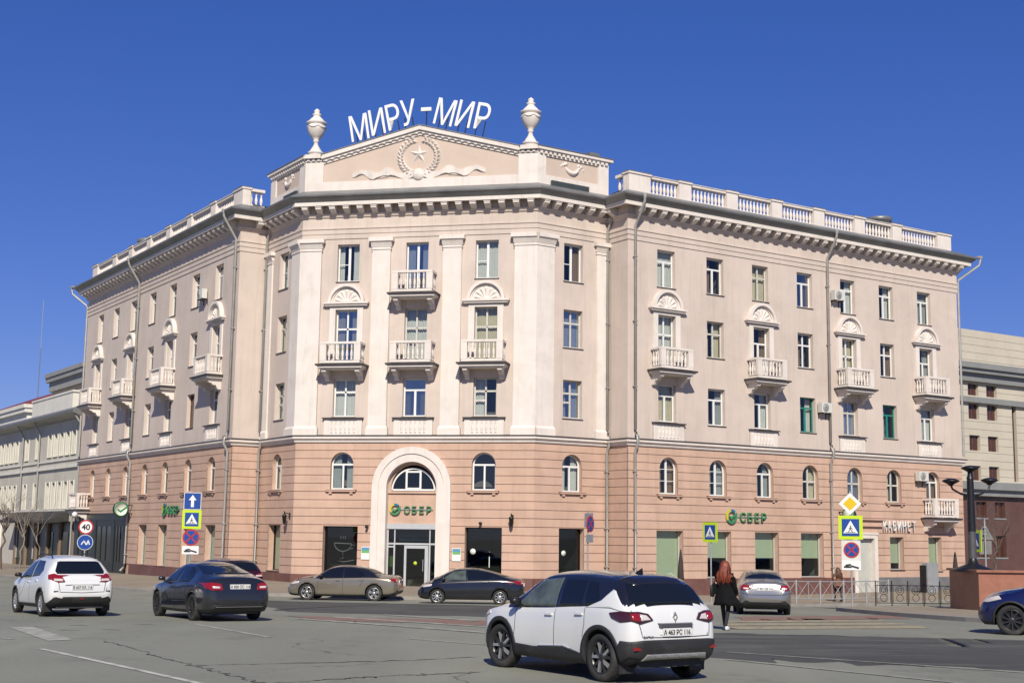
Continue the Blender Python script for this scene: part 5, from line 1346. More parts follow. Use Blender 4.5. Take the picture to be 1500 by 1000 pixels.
def dress_sedan(c, plate_text, q=1.0, lights=None, lift=False, glass_side=None, mirror_m=None, trim=None, plate_z=.80, handle=None):
    sp = c.sp; h = sp['L'] / 2; G = glass_side or M_CGL; xb = -h + 2.27          # B-pillar
    z1 = 1.36 * q
    c.both('side_window', [(xb + 1.05, .955), (xb + .55, 1.30 * q), (xb + .06, z1), (xb + .04, .94)], G)
    if lift: c.both('side_window', [(xb - .03, .94), (xb - .01, z1), (xb - .45, 1.345 * q), (xb - .80, 1.24 * q), (xb - .98, 1.08), (xb - .80, .955)], M_CGL)
    else: c.both('side_window', [(xb - .03, .94), (xb - .01, z1), (xb - .42, 1.345 * q), (xb - .76, 1.22 * q), (xb - .92, 1.04), (xb - .80, .96)], M_CGL)
    if trim: c.both('window_trim', [(xb + 1.08, .948), (xb + 1.0, .935), (xb - .82, .935), (xb - .96, 1.03), (xb - .85, .952), (xb - .80, .948)], trim, off=.009, n=24, k=1)
    c.panel('windscreen', 'front', [(-.66, 1.08), (.66, 1.08), (.54, 1.35 * q), (-.54, 1.35 * q)], M_CGL)
    rz = max(p[1] for p in sp['top'] if p[0] < -h + .75)
    c.panel('rear_window', 'rear', [(-.64, rz + (.0 if lift else .05)), (.64, rz + (.0 if lift else .05)), (.50, 1.385 * q), (-.50, 1.385 * q)], M_CGL, off=.012)
    for sd in (-1, 1):
        lt = lights or [(.42, .82), (.44, .93), (.72, .95), (.80, .92), (.80, .80), (.66, .79)]
        o = c.panel('tail_light', 'rear', [(sd * a, b) for a, b in lt], M_LRED, off=.016, n=12)
        c.panel('light_lens', 'rear', [(sd * .52, .82), (sd * .52, .87), (sd * .70, .88), (sd * .70, .825)], M_LWH, off=.022, n=6, k=3, parent=o)
        c.panel('tail_light', 'L' if sd > 0 else 'R', [(-h + .06, .82), (-h + .08, .93), (-h + .34, .94), (-h + .26, .85)], M_LRED, off=.012)
        c.panel('headlight', 'L' if sd > 0 else 'R', [(h - .55, .70), (h - .58, .78), (h - .28, .76), (h - .14, .68), (h - .25, .65)], M_LWH, off=.012)
    c.plate('rear', plate_z, plate_text)
    c.line('bumper_seam', 'rear', [(-.78, .70), (-.5, .645), (.5, .645), (.78, .70)], .014, M_SEAM)
    c.line('boot_seam', 'rear', [(-.60, rz - .02), (-.56, .86), (-.5, .66)], .012, M_SEAM); c.line('boot_seam', 'rear', [(.60, rz - .02), (.56, .86), (.5, .66)], .012, M_SEAM)
    c.panel('lower_bumper', 'rear', [(-.70, .31), (-.66, .42), (.66, .42), (.70, .31)], M_PLAS, off=.016)
    c.panel('grille', 'front', [(-.5, .30), (-.55, .52), (.55, .52), (.5, .30)], M_PLAS, off=.012)
    c.seams([(xb + .01, 0), (xb + 1.06, .05)], .26, .93, [(xb + .22, .83), (xb - .72, .86)], handle or sp['paint'])
    for m_ in 'LR': c.line('door_seam', m_, [(xb - .70, .60), (xb - .82, .80), (xb - .86, .94)], .012, M_SEAM)
    c.mirror(xb + .92, .95, mirror_m or sp['paint'])
    MB().box(-h + .3, h - .3, -.6, .6, .18, .34).build('underbody', M_PLAS, c.root, c.M)
# dark grey liftback in traffic
sp = sedan(4.68, 1.46, .905, 2.69, -1.30, .335, 1.05, True, 'dark_multi', paint=paintm('dark_grey_metallic', (.035, .037, .045), .55, .3, .04))
c = Car('liftback_car', sp, Vector((-7.86, 34.6)) + Vector((.836, .548)) * .77, (-.54, .84), 'dark grey metallic liftback car beside the white hatchback')
dress_sedan(c, 'А 830 ОС 116', lights=[(.44, .78), (.48, .93), (.70, .97), (.84, .95), (.83, .82), (.70, .77)], lift=True, plate_z=.86, trim=M_CHR)
c.panel('rear_diffuser', 'rear', [(-.62, .36), (-.62, .375), (.62, .375), (.62, .36)], M_CHR, off=.03)
# beige parked sedan seen from the side
sp = sedan(4.72, 1.45, .905, 2.85, -1.40, .335, 1.04, False, 'five', paint=paintm('beige_metallic', (.27, .235, .18), .45, .3, .15), roof=MATS['black_roof_and_reflection'], roofx=(-1.62, 1.1), roofz=.9)  # dark reflection on the sedan's roof is put into its colour
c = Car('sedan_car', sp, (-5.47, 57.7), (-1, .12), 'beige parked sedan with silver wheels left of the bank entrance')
dress_sedan(c, 'Е 217 МН 116', mirror_m=M_BLACK, handle=M_CHR)
c.panel('bonnet_reflection', 'top', [(1.25, -.72), (1.25, .72), (2.0, .58), (2.0, -.58)], MATS['black_roof_and_reflection'], off=.004)  # black sheet paints in the dark reflection on the bonnet
# black parked liftback seen from the side
sp = sedan(4.24, 1.42, .84, 2.49, -1.16, .29, 1.0, True, 'steel', paint=paintm('black_car_paint', (.012, .013, .018), .1, .25, .03))
c = Car('liftback_car', sp, (-.32, 55.2), (-1, .03), 'black parked liftback with silver wheels right of the bank entrance')
dress_sedan(c, 'К 504 УХ 116', q=.98, lift=True, glass_side=M_CGLL, plate_z=.78)
# silver sedan seen from behind
sp = sedan(4.62, 1.47, .89, 2.70, -1.28, .325, 1.07, False, 'five', paint=paintm('silver_metallic', (.36, .35, .335), .7, .3, .2))
c = Car('sedan_car', sp, (8.45, 45.6), (.12, 1), 'silver sedan seen from behind near the red-haired woman')
dress_sedan(c, 'Т 951 СВ 116', plate_z=.84, lights=[(.46, .84), (.50, .95), (.72, .97), (.82, .93), (.80, .80), (.64, .78)])
c.panel('boot_chrome', 'rear', [(-.42, .93), (-.40, .955), (.40, .955), (.42, .93)], M_CHR, off=.03)
# tall cars
def suv(L, H, W, wb, xr, r, rim='five', **kw):
    h = L / 2; k = H / 1.57
    s_ = L / 4.12
    return dict(dict(L=L, wb=wb, xr=xr, r=r, tw=.23, rimf=.70, rim=rim, top=scaled(CAP['top'], s_, k), belt=scaled(CAP['belt'], s_, k), plan=scaled(CAP['plan'], s_, W / .89), roofw=scaled(CAP['roofw'], s_, W / .89), bottom=scaled(CAP['bottom'], s_, 1.05)), **kw)
def dress_suv(c, text, sx, k):
    q = lambda P: scaled(P, sx, k)
    c.both('side_window', q([(.84, .985), (.36, 1.40), (-.20, 1.45), (-.22, 1.015)]), M_CGL); c.both('side_window', q([(-.29, 1.02), (-.27, 1.45), (-.86, 1.435), (-.98, 1.05)]), M_CGL)
    c.both('quarter_window', q([(-1.04, 1.055), (-.94, 1.43), (-1.2, 1.40), (-1.42, 1.18)]), M_CGL)
    c.panel('windscreen', 'front', [(-.64, 1.14 * k), (.64, 1.14 * k), (.54, 1.46 * k), (-.54, 1.46 * k)], M_CGL)
    rear_hatch(c, [(.44, .88 * k), (.46, .98 * k), (.66, 1.03 * k), (.78, 1.0 * k), (.78, .90 * k)], .74 * k, text, c.sp['paint'], z0=1.13 * k, z1=1.42 * k)
    c.arch_trim(M_PLAS, .05); c.mirror(.70 * sx, 1.0 * k, c.sp['paint'])
    c.both('headlight', q([(1.50, .82), (1.56, .90), (1.86, .83), (1.93, .74), (1.80, .74)]), M_LWH, off=.012)
    c.panel('grille', 'front', [(-.5, .35 * k), (-.55, .62 * k), (.55, .62 * k), (.5, .35 * k)], M_PLAS, off=.012)
    c.both('sill_cladding', q([(-.95, .24), (-.92, .36), (.80, .36), (.84, .24)]), M_PLAS, off=.014)
    c.seams([(-.25 * sx, 0), (.82 * sx, .06)], .32, .98 * k, [(-.1 * sx, .88 * k), (-.9 * sx, .92 * k)], c.sp['paint'])
    MB().box(-1.8 * sx, 1.7 * sx, -.6, .6, .24, .4).build('underbody', M_PLAS, c.root, c.M)
sp = suv(4.45, 1.66, .91, 2.66, -1.42, .35, paint=paintm('maroon_paint', (.045, .008, .012), .3, .3, .04))
c = Car('suv_car', sp, (-10.25, 51.6), (-.55, .83), 'dark maroon SUV parked behind the dark grey liftback'); dress_suv(c, 'О 348 ТК 116', 4.45 / 4.12, 1.66 / 1.57)
sp = suv(4.5, 1.64, .92, 2.70, -1.27, .36, 'dark_multi', paint=paintm('deep_blue_paint', (.012, .016, .085), .35, .28, .05), steer=R(8))
c = Car('suv_car', sp, (14.85, 32.45), (-.87, .49), 'deep blue SUV entering beside the red granite planter'); dress_suv(c, 'М 726 АР 116', 4.5 / 4.12, 1.64 / 1.57)
# dark cars beyond the planter
for (x, y), lab in (((26.3, 70.6), 'graphite SUV parked beyond the red granite planter, nearer the lamp'), ((31.2, 73.8), 'navy SUV parked beyond the red granite planter, farther from the lamp')):
    sp = suv(4.4, 1.70, .91, 2.66, -1.42, .35, paint=paintm('navy_paint' if 'navy' in lab else 'graphite_paint', (.02, .035, .10) if 'navy' in lab else (.03, .032, .036), .4, .3, .05))
    c = Car('suv_car', sp, (x, y), (-.836, -.548), lab); dress_suv(c, 'Х 109 ЕР 116', 4.4 / 4.12, 1.70 / 1.57)
# ------------------------------------------------------------------ roof lettering
M_SIGNW = mat('white_sign_metal', (.82, .82, .80), .45, var=.03, scale=2)
RS = empty('roof_lettering', FF.at(6.5, .6, 23.2), 'large white Cyrillic letters on posts above the pediment', 'sign')
for ch, x, z, rot, sx in (('М', 2.98, 24.14, 10, .70), ('И', 4.02, 24.42, 11, .70), ('Р', 4.93, 24.66, 12, .74), ('У', 5.72, 24.84, 6, .70), ('М', 7.60, 24.78, -13, .72), ('И', 8.72, 24.62, -12, .72), ('Р', 9.72, 24.44, -11, .76)):
    Ml = FF.at(x, .55, z) @ Matrix.Rotation(-R(rot), 4, 'Y')
    me = cached(('rl', ch, sx), lambda: text_mesh('letter', ch, 2.05, .045, M_SIGNW, .0, sx))
    lo = link('letter', me, RS, Ml)
    for dx in (-.22, .22): MB().box(dx - .025, dx + .025, .05, .1, -1.1, .5).build('letter_post', M_BLACK, lo, Ml)
Ml = FF.at(6.69, .55, 25.72); lo = MB().box(-.29, .29, -.07, .07, -.1, .1).build('letter', M_SIGNW, RS, Ml); MB().box(-.025, .025, .05, .1, -1.3, 0).build('letter_post', M_BLACK, lo, Ml)

# ------------------------------------------------------------------ bank signs
M_GRN = mat('bank_green', (.05, .24, .10), .45, var=.1, scale=3); M_LIME = mat('bank_lime', (.55, .50, .06), .45); M_BLU = mat('bank_blue', (.02, .16, .30), .45)
M_LIMEW = mat('sign_milk_white', (.72, .78, .68), .4)
def logo(mb_parent, M, r, mats=True):
    n = 30
    for a0, a1, m in ((100, 215, M_LIME), (215, 330, M_GRN), (-30, 20, M_GRN), (45, 100, M_BLU)):
        mb = MB(); k = max(4, int((a1 - a0) / 10))
        for i in range(k):
            p, q = R(a0 + (a1 - a0) * i / k), R(a0 + (a1 - a0) * (i + 1) / k)
            mb.prism([(r * .66 * math.cos(p), r * .66 * math.sin(p)), (r * math.cos(p), r * math.sin(p)), (r * math.cos(q), r * math.sin(q)), (r * .66 * math.cos(q), r * .66 * math.sin(q))], 'y', -.08, 0)
        mb.build('logo_arc', m, mb_parent, M)
    MB().prism([(-.45 * r, .12 * r), (-.45 * r, -.12 * r), (-.05 * r, -.40 * r), (.95 * r, .30 * r), (.95 * r, .56 * r), (-.05 * r, -.10 * r)], 'y', -.09, -.01).build('logo_tick', M_GRN, mb_parent, M)
def bank_sign(F, xl, z, s, y, label):
    o = empty('bank_sign', F.at(xl, y, z), label, 'sign', 'bank signs on the facade')
    M = F.at(xl, y, z); logo(o, M, .40 * s)
    for i, ch in enumerate('СБЕР'):
        link('letter', cached(('bk', ch, s), lambda: text_mesh('letter', ch, .70 * s, .04, M_GRN, .0)), o, M @ T((.85 + i * .52) * s, -.05, -.28 * s))
    MB().box(-.2 * s, 2.7 * s, -.02, .0 - y if y < 0 else .02, -.03, .03).build('sign_rail', M_GREYP, o, M)
bank_sign(FF, 5.58, 3.88, .76, .28, 'green bank sign with round logo over the arched entrance')
bank_sign(FR, 7.2, 3.80, 1.0, -.04, 'green bank sign with round logo on the pink right wing')
bank_sign(FL, 19.4, 3.88, 1.0, -.04, 'green bank sign with round logo on the shaded left wing')
def drum(F, x, face, label):
    M = F.at(x, -.78, 3.95); o = empty('round_sign', M, label, 'sign', 'round projecting bank signs')
    sx = face
    MB().lathe([(0, -.12), (.47, -.12), (.5, -.1), (.5, .1), (.47, .12), (0, .12)], 30, axis='x').build('drum', M_CLAD, o, M)
    MB().lathe([(0, .0), (.42, .0), (.42, .012)], 30, sx * .122, axis='x').build('face', M_LIMEW, o, M)
    MB().lathe([(.40, .0), (.47, .0), (.47, .02), (.40, .02)], 30, sx * .124, axis='x').build('ring', M_GRN, o, M)
    q = lambda y, z: (y * sx, z)
    tk = MB().prism([q(*p) for p in ((-.24, .05), (-.24, -.06), (-.03, -.20), (.38, .12), (.38, .23), (-.03, -.08))], 'x', min(sx * .125, sx * .15), max(sx * .125, sx * .15)).build('tick', M_GRN, o, M); recalc(tk.data)
    MB().box(-.04, .04, .4, .78, -.3, -.24).box(-.04, .04, .4, .78, .24, .3).build('bracket', M_BLACK, o, M)
drum(FL, 12.9, 1, 'round white and green projecting sign beside the black shopfront')
drum(FR, 15.7, -1, 'round projecting sign behind the crossing sign beside the white door')
o = empty('shop_sign', FR.at(20.75, -.06, 3.2), 'white block-letter shop sign over the narrow windows', 'sign'); M = FR.at(20.75, -.06, 3.2)
for i, ch in enumerate('КАБИНЕТ'): link('letter', cached(('kab', ch), lambda: text_mesh('letter', ch, .80, .035, M_SIGNW, .0, .60)), o, M @ T(-1.29 + i * .43, -.06, 0))
MB().box(-1.5, 1.5, -.01, .05, .26, .31).build('sign_rail', M_BLACK, o, M)
# notices by the entrance
for x, lab in ((4.1, 'blue, green and white notice board left of the entrance'), (9.02, 'blue, green and white notice board right of the entrance')):
    M = FF.at(x, -.03, 1.25); o = empty('notice_board', M, lab, 'notice')
    MB().box(-.23, .23, -.02, .03, 0, .66).build('board', M_SIGNW, o, M); MB().box(-.21, .21, -.024, -.02, .47, .63).build('blue_band', mat('notice_blue', (.10, .30, .45), .5), o, M); MB().box(-.21, .21, -.024, -.02, .34, .465).build('green_band', mat('notice_green', (.16, .42, .12), .5), o, M)
# white line drawing on the dark left window, stickers on the right one
M = FF.at(2.67, .365, 0); o = empty('window_decal', FF.at(2.67, .365, 1.6), 'pale line drawing of a cup on the dark entrance-side window', 'decal')
M_DEC = mat('grey_decal', (.085, .095, .10), .7)
mb = MB().tube([(-.42, 0, 2.08)] + [(.47 * math.cos(a) + .05, 0, 2.05 + .40 * math.sin(a)) for a in [R(180 + 180 * k / 14) for k in range(15)]] + [(-.42, 0, 2.08)], .028, 5).tube([(.5, 0, 2.0), (.68, 0, 1.98), (.66, 0, 1.8), (.44, 0, 1.78)], .022, 5)
mb.tube([(.05, 0, 1.63), (.08, 0, 1.3), (-.4, 0, 1.18), (.1, 0, 1.1), (.7, 0, 1.2)], .025, 5).build('cup_outline', M_DEC, o, M)
for dx in (-.08, .04, .16): MB().tube([(dx, 0, 2.3), (dx, 0, 2.46)], .02, 5).build('steam_stroke', M_DEC, o, M)
M = FF.at(10.42, .355, 0)
tag(MB().lathe([(0, -.01), (.15, -.01), (.15, 0)], 20, -.62, 0, 1.75, axis='y').build('window_sticker', M_LIMEW, None, M), 'round pale sticker on the dark window right of the entrance', 'sticker')
tag(MB().box(.24, .28, -.01, 0, .95, 1.5).build('window_sticker', M_LIMEW, None, M), 'narrow upright pale sticker on the dark window right of the entrance', 'sticker')
M = FRb.at(2.40, .355, 0)
tag(MB().lathe([(0, -.01), (.14, -.01), (.14, 0)], 20, -.25, 0, 1.72, axis='y').build('window_sticker', M_LIMEW, None, M), 'round pale sticker on the narrow dark window beside the inner corner', 'sticker')

# ------------------------------------------------------------------ lanterns, cameras, air conditioners
def lantern(F, x, lab):
    M = F.at(x, 0, 3.45); o = empty('wall_lantern', M, lab, 'lantern')
    MB().tube([(0, 0, .1), (0, -.2, .18), (0, -.32, .12)], .025, 6).box(-.06, .06, -.03, 0, -.15, .2).build('bracket', M_BLACK, o, M)
    MB().lathe([(.02, .14), (.15, .04), (.13, 0), (.09, -.32), (.03, -.42), (0, -.44)], 8, 0, -.32, 0).build('lamp_body', M_BLACK, o, M)
    MB().lathe([(.02, .14), (.05, .2), (0, .3)], 8, 0, -.32, 0).build('finial', M_BLACK, o, M)
lantern(FLb, 4.35, 'black wall lantern on the narrow face left of the entrance front'); lantern(FF, 11.95, 'black wall lantern right of the dark entrance-side window')
for F, x, z, lab in ((FF, 4.18, 2.95, 'small dark security camera left of the portal'), (FF, 10.3, 3.2, 'small dark security camera over the right dark window')):
    M = F.at(x, 0, z); o = empty('security_camera', M, lab, 'camera')
    MB().box(-.05, .05, -.12, 0, -.05, .05).build('mount', M_BLACK, o, M); MB().lathe([(0, -.32), (.075, -.3), (.075, -.1), (0, -.1)], 10, axis='y').build('camera_body', M_BLACK, o, M)
M_AC = mat('ac_casing', (.66, .65, .60), .5, var=.08, dirt=(.4, .36, .3), dirt_amt=.3, scale=2)
def aircon(F, x, z, lab):
    M = F.at(x, 0, z); o = empty('air_conditioner', M, lab, 'air conditioner', 'air conditioners on the facade')
    MB().box(-.42, .42, -.42, -.1, 0, .58).build('casing', M_AC, o, M)
    MB().lathe([(.0, -.43), (.23, -.43), (.25, -.42)], 20, -.1, 0, .29, axis='y').build('fan_grille', mat('ac_grille', (.2, .2, .2), .6), o, M)
    for r in (.1, .17, .24):
        MB().lathe([(r - .01, -.438), (r + .01, -.438), (r + .01, -.43), (r - .01, -.43)], 20, -.1, 0, .29, axis='y').build('grille_ring', M_AC, o, M)
    for s in (-.3, .3): MB().box(s - .02, s + .02, -.42, 0, -.06, -.001).box(s - .02, s + .02, -.04, 0, -.35, -.06).build('bracket', M_BLACK, o, M)
aircon(FR, 15.72, 16.75, 'air conditioner high beside the top-floor window of the right wing'); aircon(FR, 14.45, 9.95, 'air conditioner beside the teal window next to the downpipe')
aircon(FR, 22.75, 6.25, 'air conditioner beside the arched window over the low balcony'); aircon(FL, 24.75, 16.35, 'air conditioner high on the shaded left wing')

# ------------------------------------------------------------------ road signs
M_SB = mat('sign_blue', (.008, .06, .30), .4); M_SL = mat('sign_lime', (.55, .72, .02), .4); M_SR = mat('sign_red', (.45, .03, .03), .4); M_SY = mat('sign_yellow', (.75, .50, .01), .4)
M_SBK = mat('sign_black', (.02, .02, .02), .5); M_ZN = mat('galvanised', (.45, .46, .47), .5, .5, var=.15, dirt=(.25, .24, .22), dirt_amt=.3, scale=5)
M_ZND = mat('dull_sign_back', (.20, .20, .19), .7, .2, var=.2, scale=4)
def disc(mb, r, y0, y1, cz=0): return mb.prism([(r * math.cos(2 * math.pi * k / 32), cz + r * math.sin(2 * math.pi * k / 32)) for k in range(32)], 'y', y0, y1)
def strokes(mb, segs, w, y0, y1):
    for (a, b) in segs:
        a, b = Vector(a), Vector(b); d = (b - a).normalized(); q = Vector((-d.y, d.x)) * w / 2; e = d * w * .35
        mb.prism([tuple(a - q - e), tuple(b - q + e), tuple(b + q + e), tuple(a + q - e)], 'y', y0, y1)
    return mb
def layer(name, mb, m, parent, M):
    o = mb.build(name, m, parent, M); recalc(o.data); return o
def face_crossing(p, M, s=.9, border=True):
    if border: layer('sign_plate', MB().box(-s / 2, s / 2, -.004, .02, -s / 2, s / 2), M_SL, p, M)
    k = s * .36 if border else s / 2
    layer('blue_field', MB().box(-k, k, -.012, .0, -k, k), M_SB, p, M)
    layer('white_triangle', MB().prism([(-k * .85, -k * .66), (k * .85, -k * .66), (0, k * .82)], 'y', -.016, -.008), M_SIGNW, p, M)
    z = k * .5
    st = strokes(MB(), [((0, .1 * z), (-.06 * z, -.35 * z)), ((-.06 * z, -.35 * z), (-.45 * z, -.95 * z)), ((-.06 * z, -.35 * z), (.42 * z, -.95 * z)), ((0, .05 * z), (.4 * z, -.35 * z)), ((0, .05 * z), (-.38 * z, -.28 * z))], .17 * z, -.020, -.012)
    disc(st, .15 * z, -.020, -.012, .34 * z); strokes(st, [((-1.1 * z, -1.12 * z), (1.1 * z, -1.12 * z))], .12 * z, -.020, -.012)
    layer('walking_figure', st, M_SBK, p, M)
def face_nostop(p, M, r=.35):
    layer('sign_plate', disc(MB(), r, -.004, .02), M_SR, p, M); layer('blue_field', disc(MB(), r * .82, -.010, 0), M_SB, p, M)
    q = r * .58; layer('red_cross', strokes(MB(), [((-q, -q), (q, q)), ((-q, q), (q, -q))], .17 * r, -.016, -.006), M_SR, p, M)
def face_tow(p, M):
    layer('sign_plate', MB().box(-.36, .36, -.004, .02, -.18, .18), M_SIGNW, p, M)
    st = strokes(MB(), [((-.26, -.06), (-.02, -.06)), ((-.2, 0), (-.04, .03)), ((.0, -.02), (.26, -.09))], .07, -.010, 0)
    for x in (-.2, -.06, .08, .22): disc(MB(), .03, -.01, 0)
    layer('tow_pictogram', st, M_SBK, p, M)
def face_diamond(p, M, s=.43):
    layer('sign_plate', MB().prism([(-s, 0), (0, -s), (s, 0), (0, s)], 'y', -.004, .02), M_SIGNW, p, M); q = s * .62
    layer('yellow_field', MB().prism([(-q, 0), (0, -q), (q, 0), (0, q)], 'y', -.012, 0), M_SY, p, M)
def face_arrow(p, M, s=.38):
    layer('sign_plate', MB().box(-s, s, -.004, .02, -s, s), M_SIGNW, p, M); layer('blue_field', MB().box(-s * .94, s * .94, -.010, 0, -s * .94, s * .94), M_SB, p, M)
    layer('white_arrow', MB().box(-.065, .065, -.016, -.006, -.27, .05).prism([(-.17, .04), (.17, .04), (0, .28)], 'y', -.016, -.006), M_SIGNW, p, M)
def face_40(p, M, r=.36):
    layer('sign_plate', disc(MB(), r, -.004, .02), M_SR, p, M); layer('white_field', disc(MB(), r * .8, -.010, 0), M_SIGNW, p, M)
    link('numerals', text_mesh('numerals', '40', .42, .004, M_SBK, .012), p, M @ T(0, -.012, -.145))
def face_path(p, M, r=.36):
    layer('sign_plate', disc(MB(), r, -.004, .02), M_SIGNW, p, M); layer('blue_field', disc(MB(), r * .94, -.010, 0), M_SB, p, M)
    layer('white_marks', strokes(MB(), [((-.18, -.1), (-.06, .08)), ((-.06, .08), (.05, -.1)), ((.08, -.12), (.15, .1)), ((.15, .1), (.22, -.1))], .05, -.016, -.006), M_SIGNW, p, M)
def post(x, y, h, yaw, label, cat='road sign', r=.035, dz=PV):
    z = g(x, y) + dz; M = T(x, y, z, yaw); o = empty('road_sign', M, label, cat)
    MB().tube([(0, .05, -.1), (0, .05, h)], r, 10).build('pole', M_ZN, o, M)
    for k in (.82, .9): MB().box(-.06, .06, .01, .1, h * k, h * k + .03).build('clamp', M_ZN, o, M)
    return o, M
def yaw_to_cam(x, y, extra=0): return math.atan2(-x, y) * -1 * -1 + extra
o, M = post(13.3, 53.2, 4.45, math.atan2(-13.3, 53.2), 'post with yellow diamond, lime-edged crossing sign and no-stopping board')
face_diamond(o, M @ T(0, 0, 3.95)); face_crossing(o, M @ T(0, -.03, 3.03), .92); Mb = M @ T(0, 0, 2.05)
layer('back_board', MB().box(-.36, .36, .005, .025, -.68, .50), M_AC, o, Mb); face_nostop(o, Mb @ T(.02, -.015, .12), .30); face_tow(o, Mb @ T(0, -.012, -.48))
o, M = post(9.2, 62.6, 3.55, R(-52), 'turned crossing sign with lime edge near the red-haired woman'); face_crossing(o, M @ T(0, 0, 3.15), .9)
o, M = post(3.45, 59.2, 3.75, R(60), 'no-stopping sign on a grey board seen at an angle')
layer('back_board', MB().prism([(-.42, .0), (.36, .05), (.42, .62), (-.38, .60)], 'y', .005, .03), M_ZN, o, M @ T(0, 0, 3.1)); face_nostop(o, M @ T(.1, -.02, 3.25), .36); layer('plate_back', MB().box(-.3, .36, -.004, .02, -.17, .17), M_ZN, o, M @ T(.05, 0, 2.62))
o, M = post(-14.3, 61.4, 4.3, math.atan2(14.3, 61.4), 'post with blue arrow, crossing and no-stopping signs before the left wing')
face_arrow(o, M @ T(0, 0, 4.0)); face_crossing(o, M @ T(0, -.03, 3.18), .84); face_nostop(o, M @ T(0, -.02, 2.38), .37); face_tow(o, M @ T(0, 0, 1.82))
o, M = post(-22.2, 71.6, 3.4, math.atan2(22.2, 71.6), 'post with a 40 speed limit above a blue round path sign'); face_40(o, M @ T(0, 0, 2.93), .38); face_path(o, M @ T(0, 0, 2.14), .40)
o, M = post(19.5, 57.2, 3.2, R(-76), 'slanted crossing sign behind the red granite planter'); face_crossing(o, M @ T(0, 0, 2.7), .9)
o, M = post(19.85, 57.0, 3.6, R(168), 'grey backs of a triangular and a round sign behind the planter', dz=PV)
layer('triangle_back', MB().prism([(-.36, 2.75), (.36, 2.75), (0, 3.45)], 'y', -.02, .0), M_ZND, o, M); layer('round_back', MB().box(-.26, .26, -.02, 0, 2.15, 2.7), M_ZND, o, M)

# ------------------------------------------------------------------ planter and lamp
M_GRAN = mat('red_granite', (.32, .135, .085), .45, var=.14, dirt=(.2, .1, .07), dirt_amt=.4, scale=3, bump=.05, world=True)
px_, py_ = 17.02, 49.7; gz = g(px_, py_) + PV
pl = empty('granite_planter', T(px_, py_, gz), 'red granite planter wall carrying the black lamp', 'planter')
def planter_part(name, pts, z0, z1, m): 
    o = MB().prism(pts, 'z', z0, z1).build(name, m, pl, Matrix()); recalc(o.data)
corner = Vector((17.02, 49.7)); lf = Vector((17.0, 52.9)); rt = Vector((34.0, 49.9)); bk = Vector((34.0, 54.0)); 
for i in range(10):
    a = corner.lerp(rt, i / 10) + Vector((.006, 0)); b = corner.lerp(rt, (i + 1) / 10) - Vector((.006, 0))
    planter_part('granite_slab', [(a.x, a.y), (b.x, b.y), (b.x, b.y + .1), (a.x, a.y + .1)], gz - .4, gz + 1.36, M_GRAN)
for i in range(2):
    a = lf.lerp(corner + Vector((0, .1)), i / 2); b = lf.lerp(corner + Vector((0, .1)), (i + 1) / 2)
    planter_part('granite_slab', [(a.x, a.y - .006), (b.x, b.y + .006), (b.x + .1, b.y + .006), (a.x + .1, a.y - .006)], gz - .4, gz + 1.36, M_GRAN)
planter_part('core', [(17.06, 49.76), (34, 49.96), (34, 53), (17.06, 52.9)], gz - .4, gz + 1.34, M_PLINTHG)
planter_part('coping', [(16.93, 49.6), (34, 49.8), (34, 50.25), (17.4, 50.05), (17.4, 53), (16.92, 53)], gz + 1.36, gz + 1.44, M_GRAN)
lx, ly = 17.35, 51.2; M = T(lx, ly, gz + 1.34, R(14)); la = empty('street_lamp', M, 'black three-headed lamp standing on the red granite planter', 'street lamp')
MB().lathe([(.8, 0), (.8, .06), (.5, .18), (.2, .30), (.145, .5)], 16).build('base', M_BLACK, la, M)
MB().lathe([(.15, .4), (.14, 1.5)], 12).build('lower_post', mat('lamp_grey', (.10, .10, .105), .5, .3, var=.2, scale=3), la, M)
MB().lathe([(.155, 1.5), (.13, 3.2), (.12, 3.45)], 12).lathe([(.14, 3.45), (.09, 3.6), (.085, 3.78)], 12).build('post', M_BLACK, la, M)
HEAD = MB().lathe([(.07, -.13), (.10, -.08), (.27, .01), (.33, .05), (.29, .09), (.15, .14), (0, .16)], 20).mesh('lamp_head', M_BLACK)
for dx, dz in ((-.82, 3.30), (0, 3.80), (.82, 3.36)):
    link('lamp_head', HEAD, la, M @ T(dx, 0, dz))
    if dx: MB().tube([(0, 0, 2.82), (dx * .5, 0, 2.88), (dx * .92, 0, 3.05), (dx, 0, 3.2)], .04, 8).build('arm', M_BLACK, la, M)

# ------------------------------------------------------------------ fences
F0 = Vector((11.1, 63.9)); FD = AX.copy(); f = empty('street_fence', T(F0.x, F0.y, g(*F0) + PV), 'grey metal fence with crossed bars along the right pavement edge', 'fence')
def fz(p): return g(p.x, p.y) + PV
SEG = 1.62
for i in range(7):
    p = F0 + FD * SEG * i + Vector((-.0, .25)); z = fz(p)
    MB().tube([(p.x, p.y, z - .1), (p.x, p.y, z + 1.12)], .045, 8).build('post', M_GREYP, f, Matrix())
    if i < 6:
        q = F0 + FD * SEG * (i + 1) + Vector((0, .25)); z2 = fz(q)
        for h in (.22, 1.05): MB().tube([(p.x, p.y, z + h), (q.x, q.y, z2 + h)], .028, 6).build('rail', M_GREYP, f, Matrix())
        m_ = p.lerp(q, .5); zm = (z + z2) / 2
        MB().tube([(m_.x, m_.y, zm + .22), (m_.x, m_.y, zm + 1.05)], .018, 6).build('picket', M_GREYP, f, Matrix())
        for a, b in ((p, m_), (m_, q)):
            for h0, h1 in ((.22, 1.05), (1.05, .22)): MB().tube([(a.x, a.y, zm + h0), (b.x, b.y, zm + h1)], .013, 5).build('cross_bar', M_GREYP, f, Matrix())
E0 = Vector((14.75, 55.2)); E1 = Vector((18.2, 55.9)); ef = empty('ornate_fence', T(E0.x, E0.y, fz(E0)), 'dark wrought-iron fence with curls left of the granite planter', 'fence')
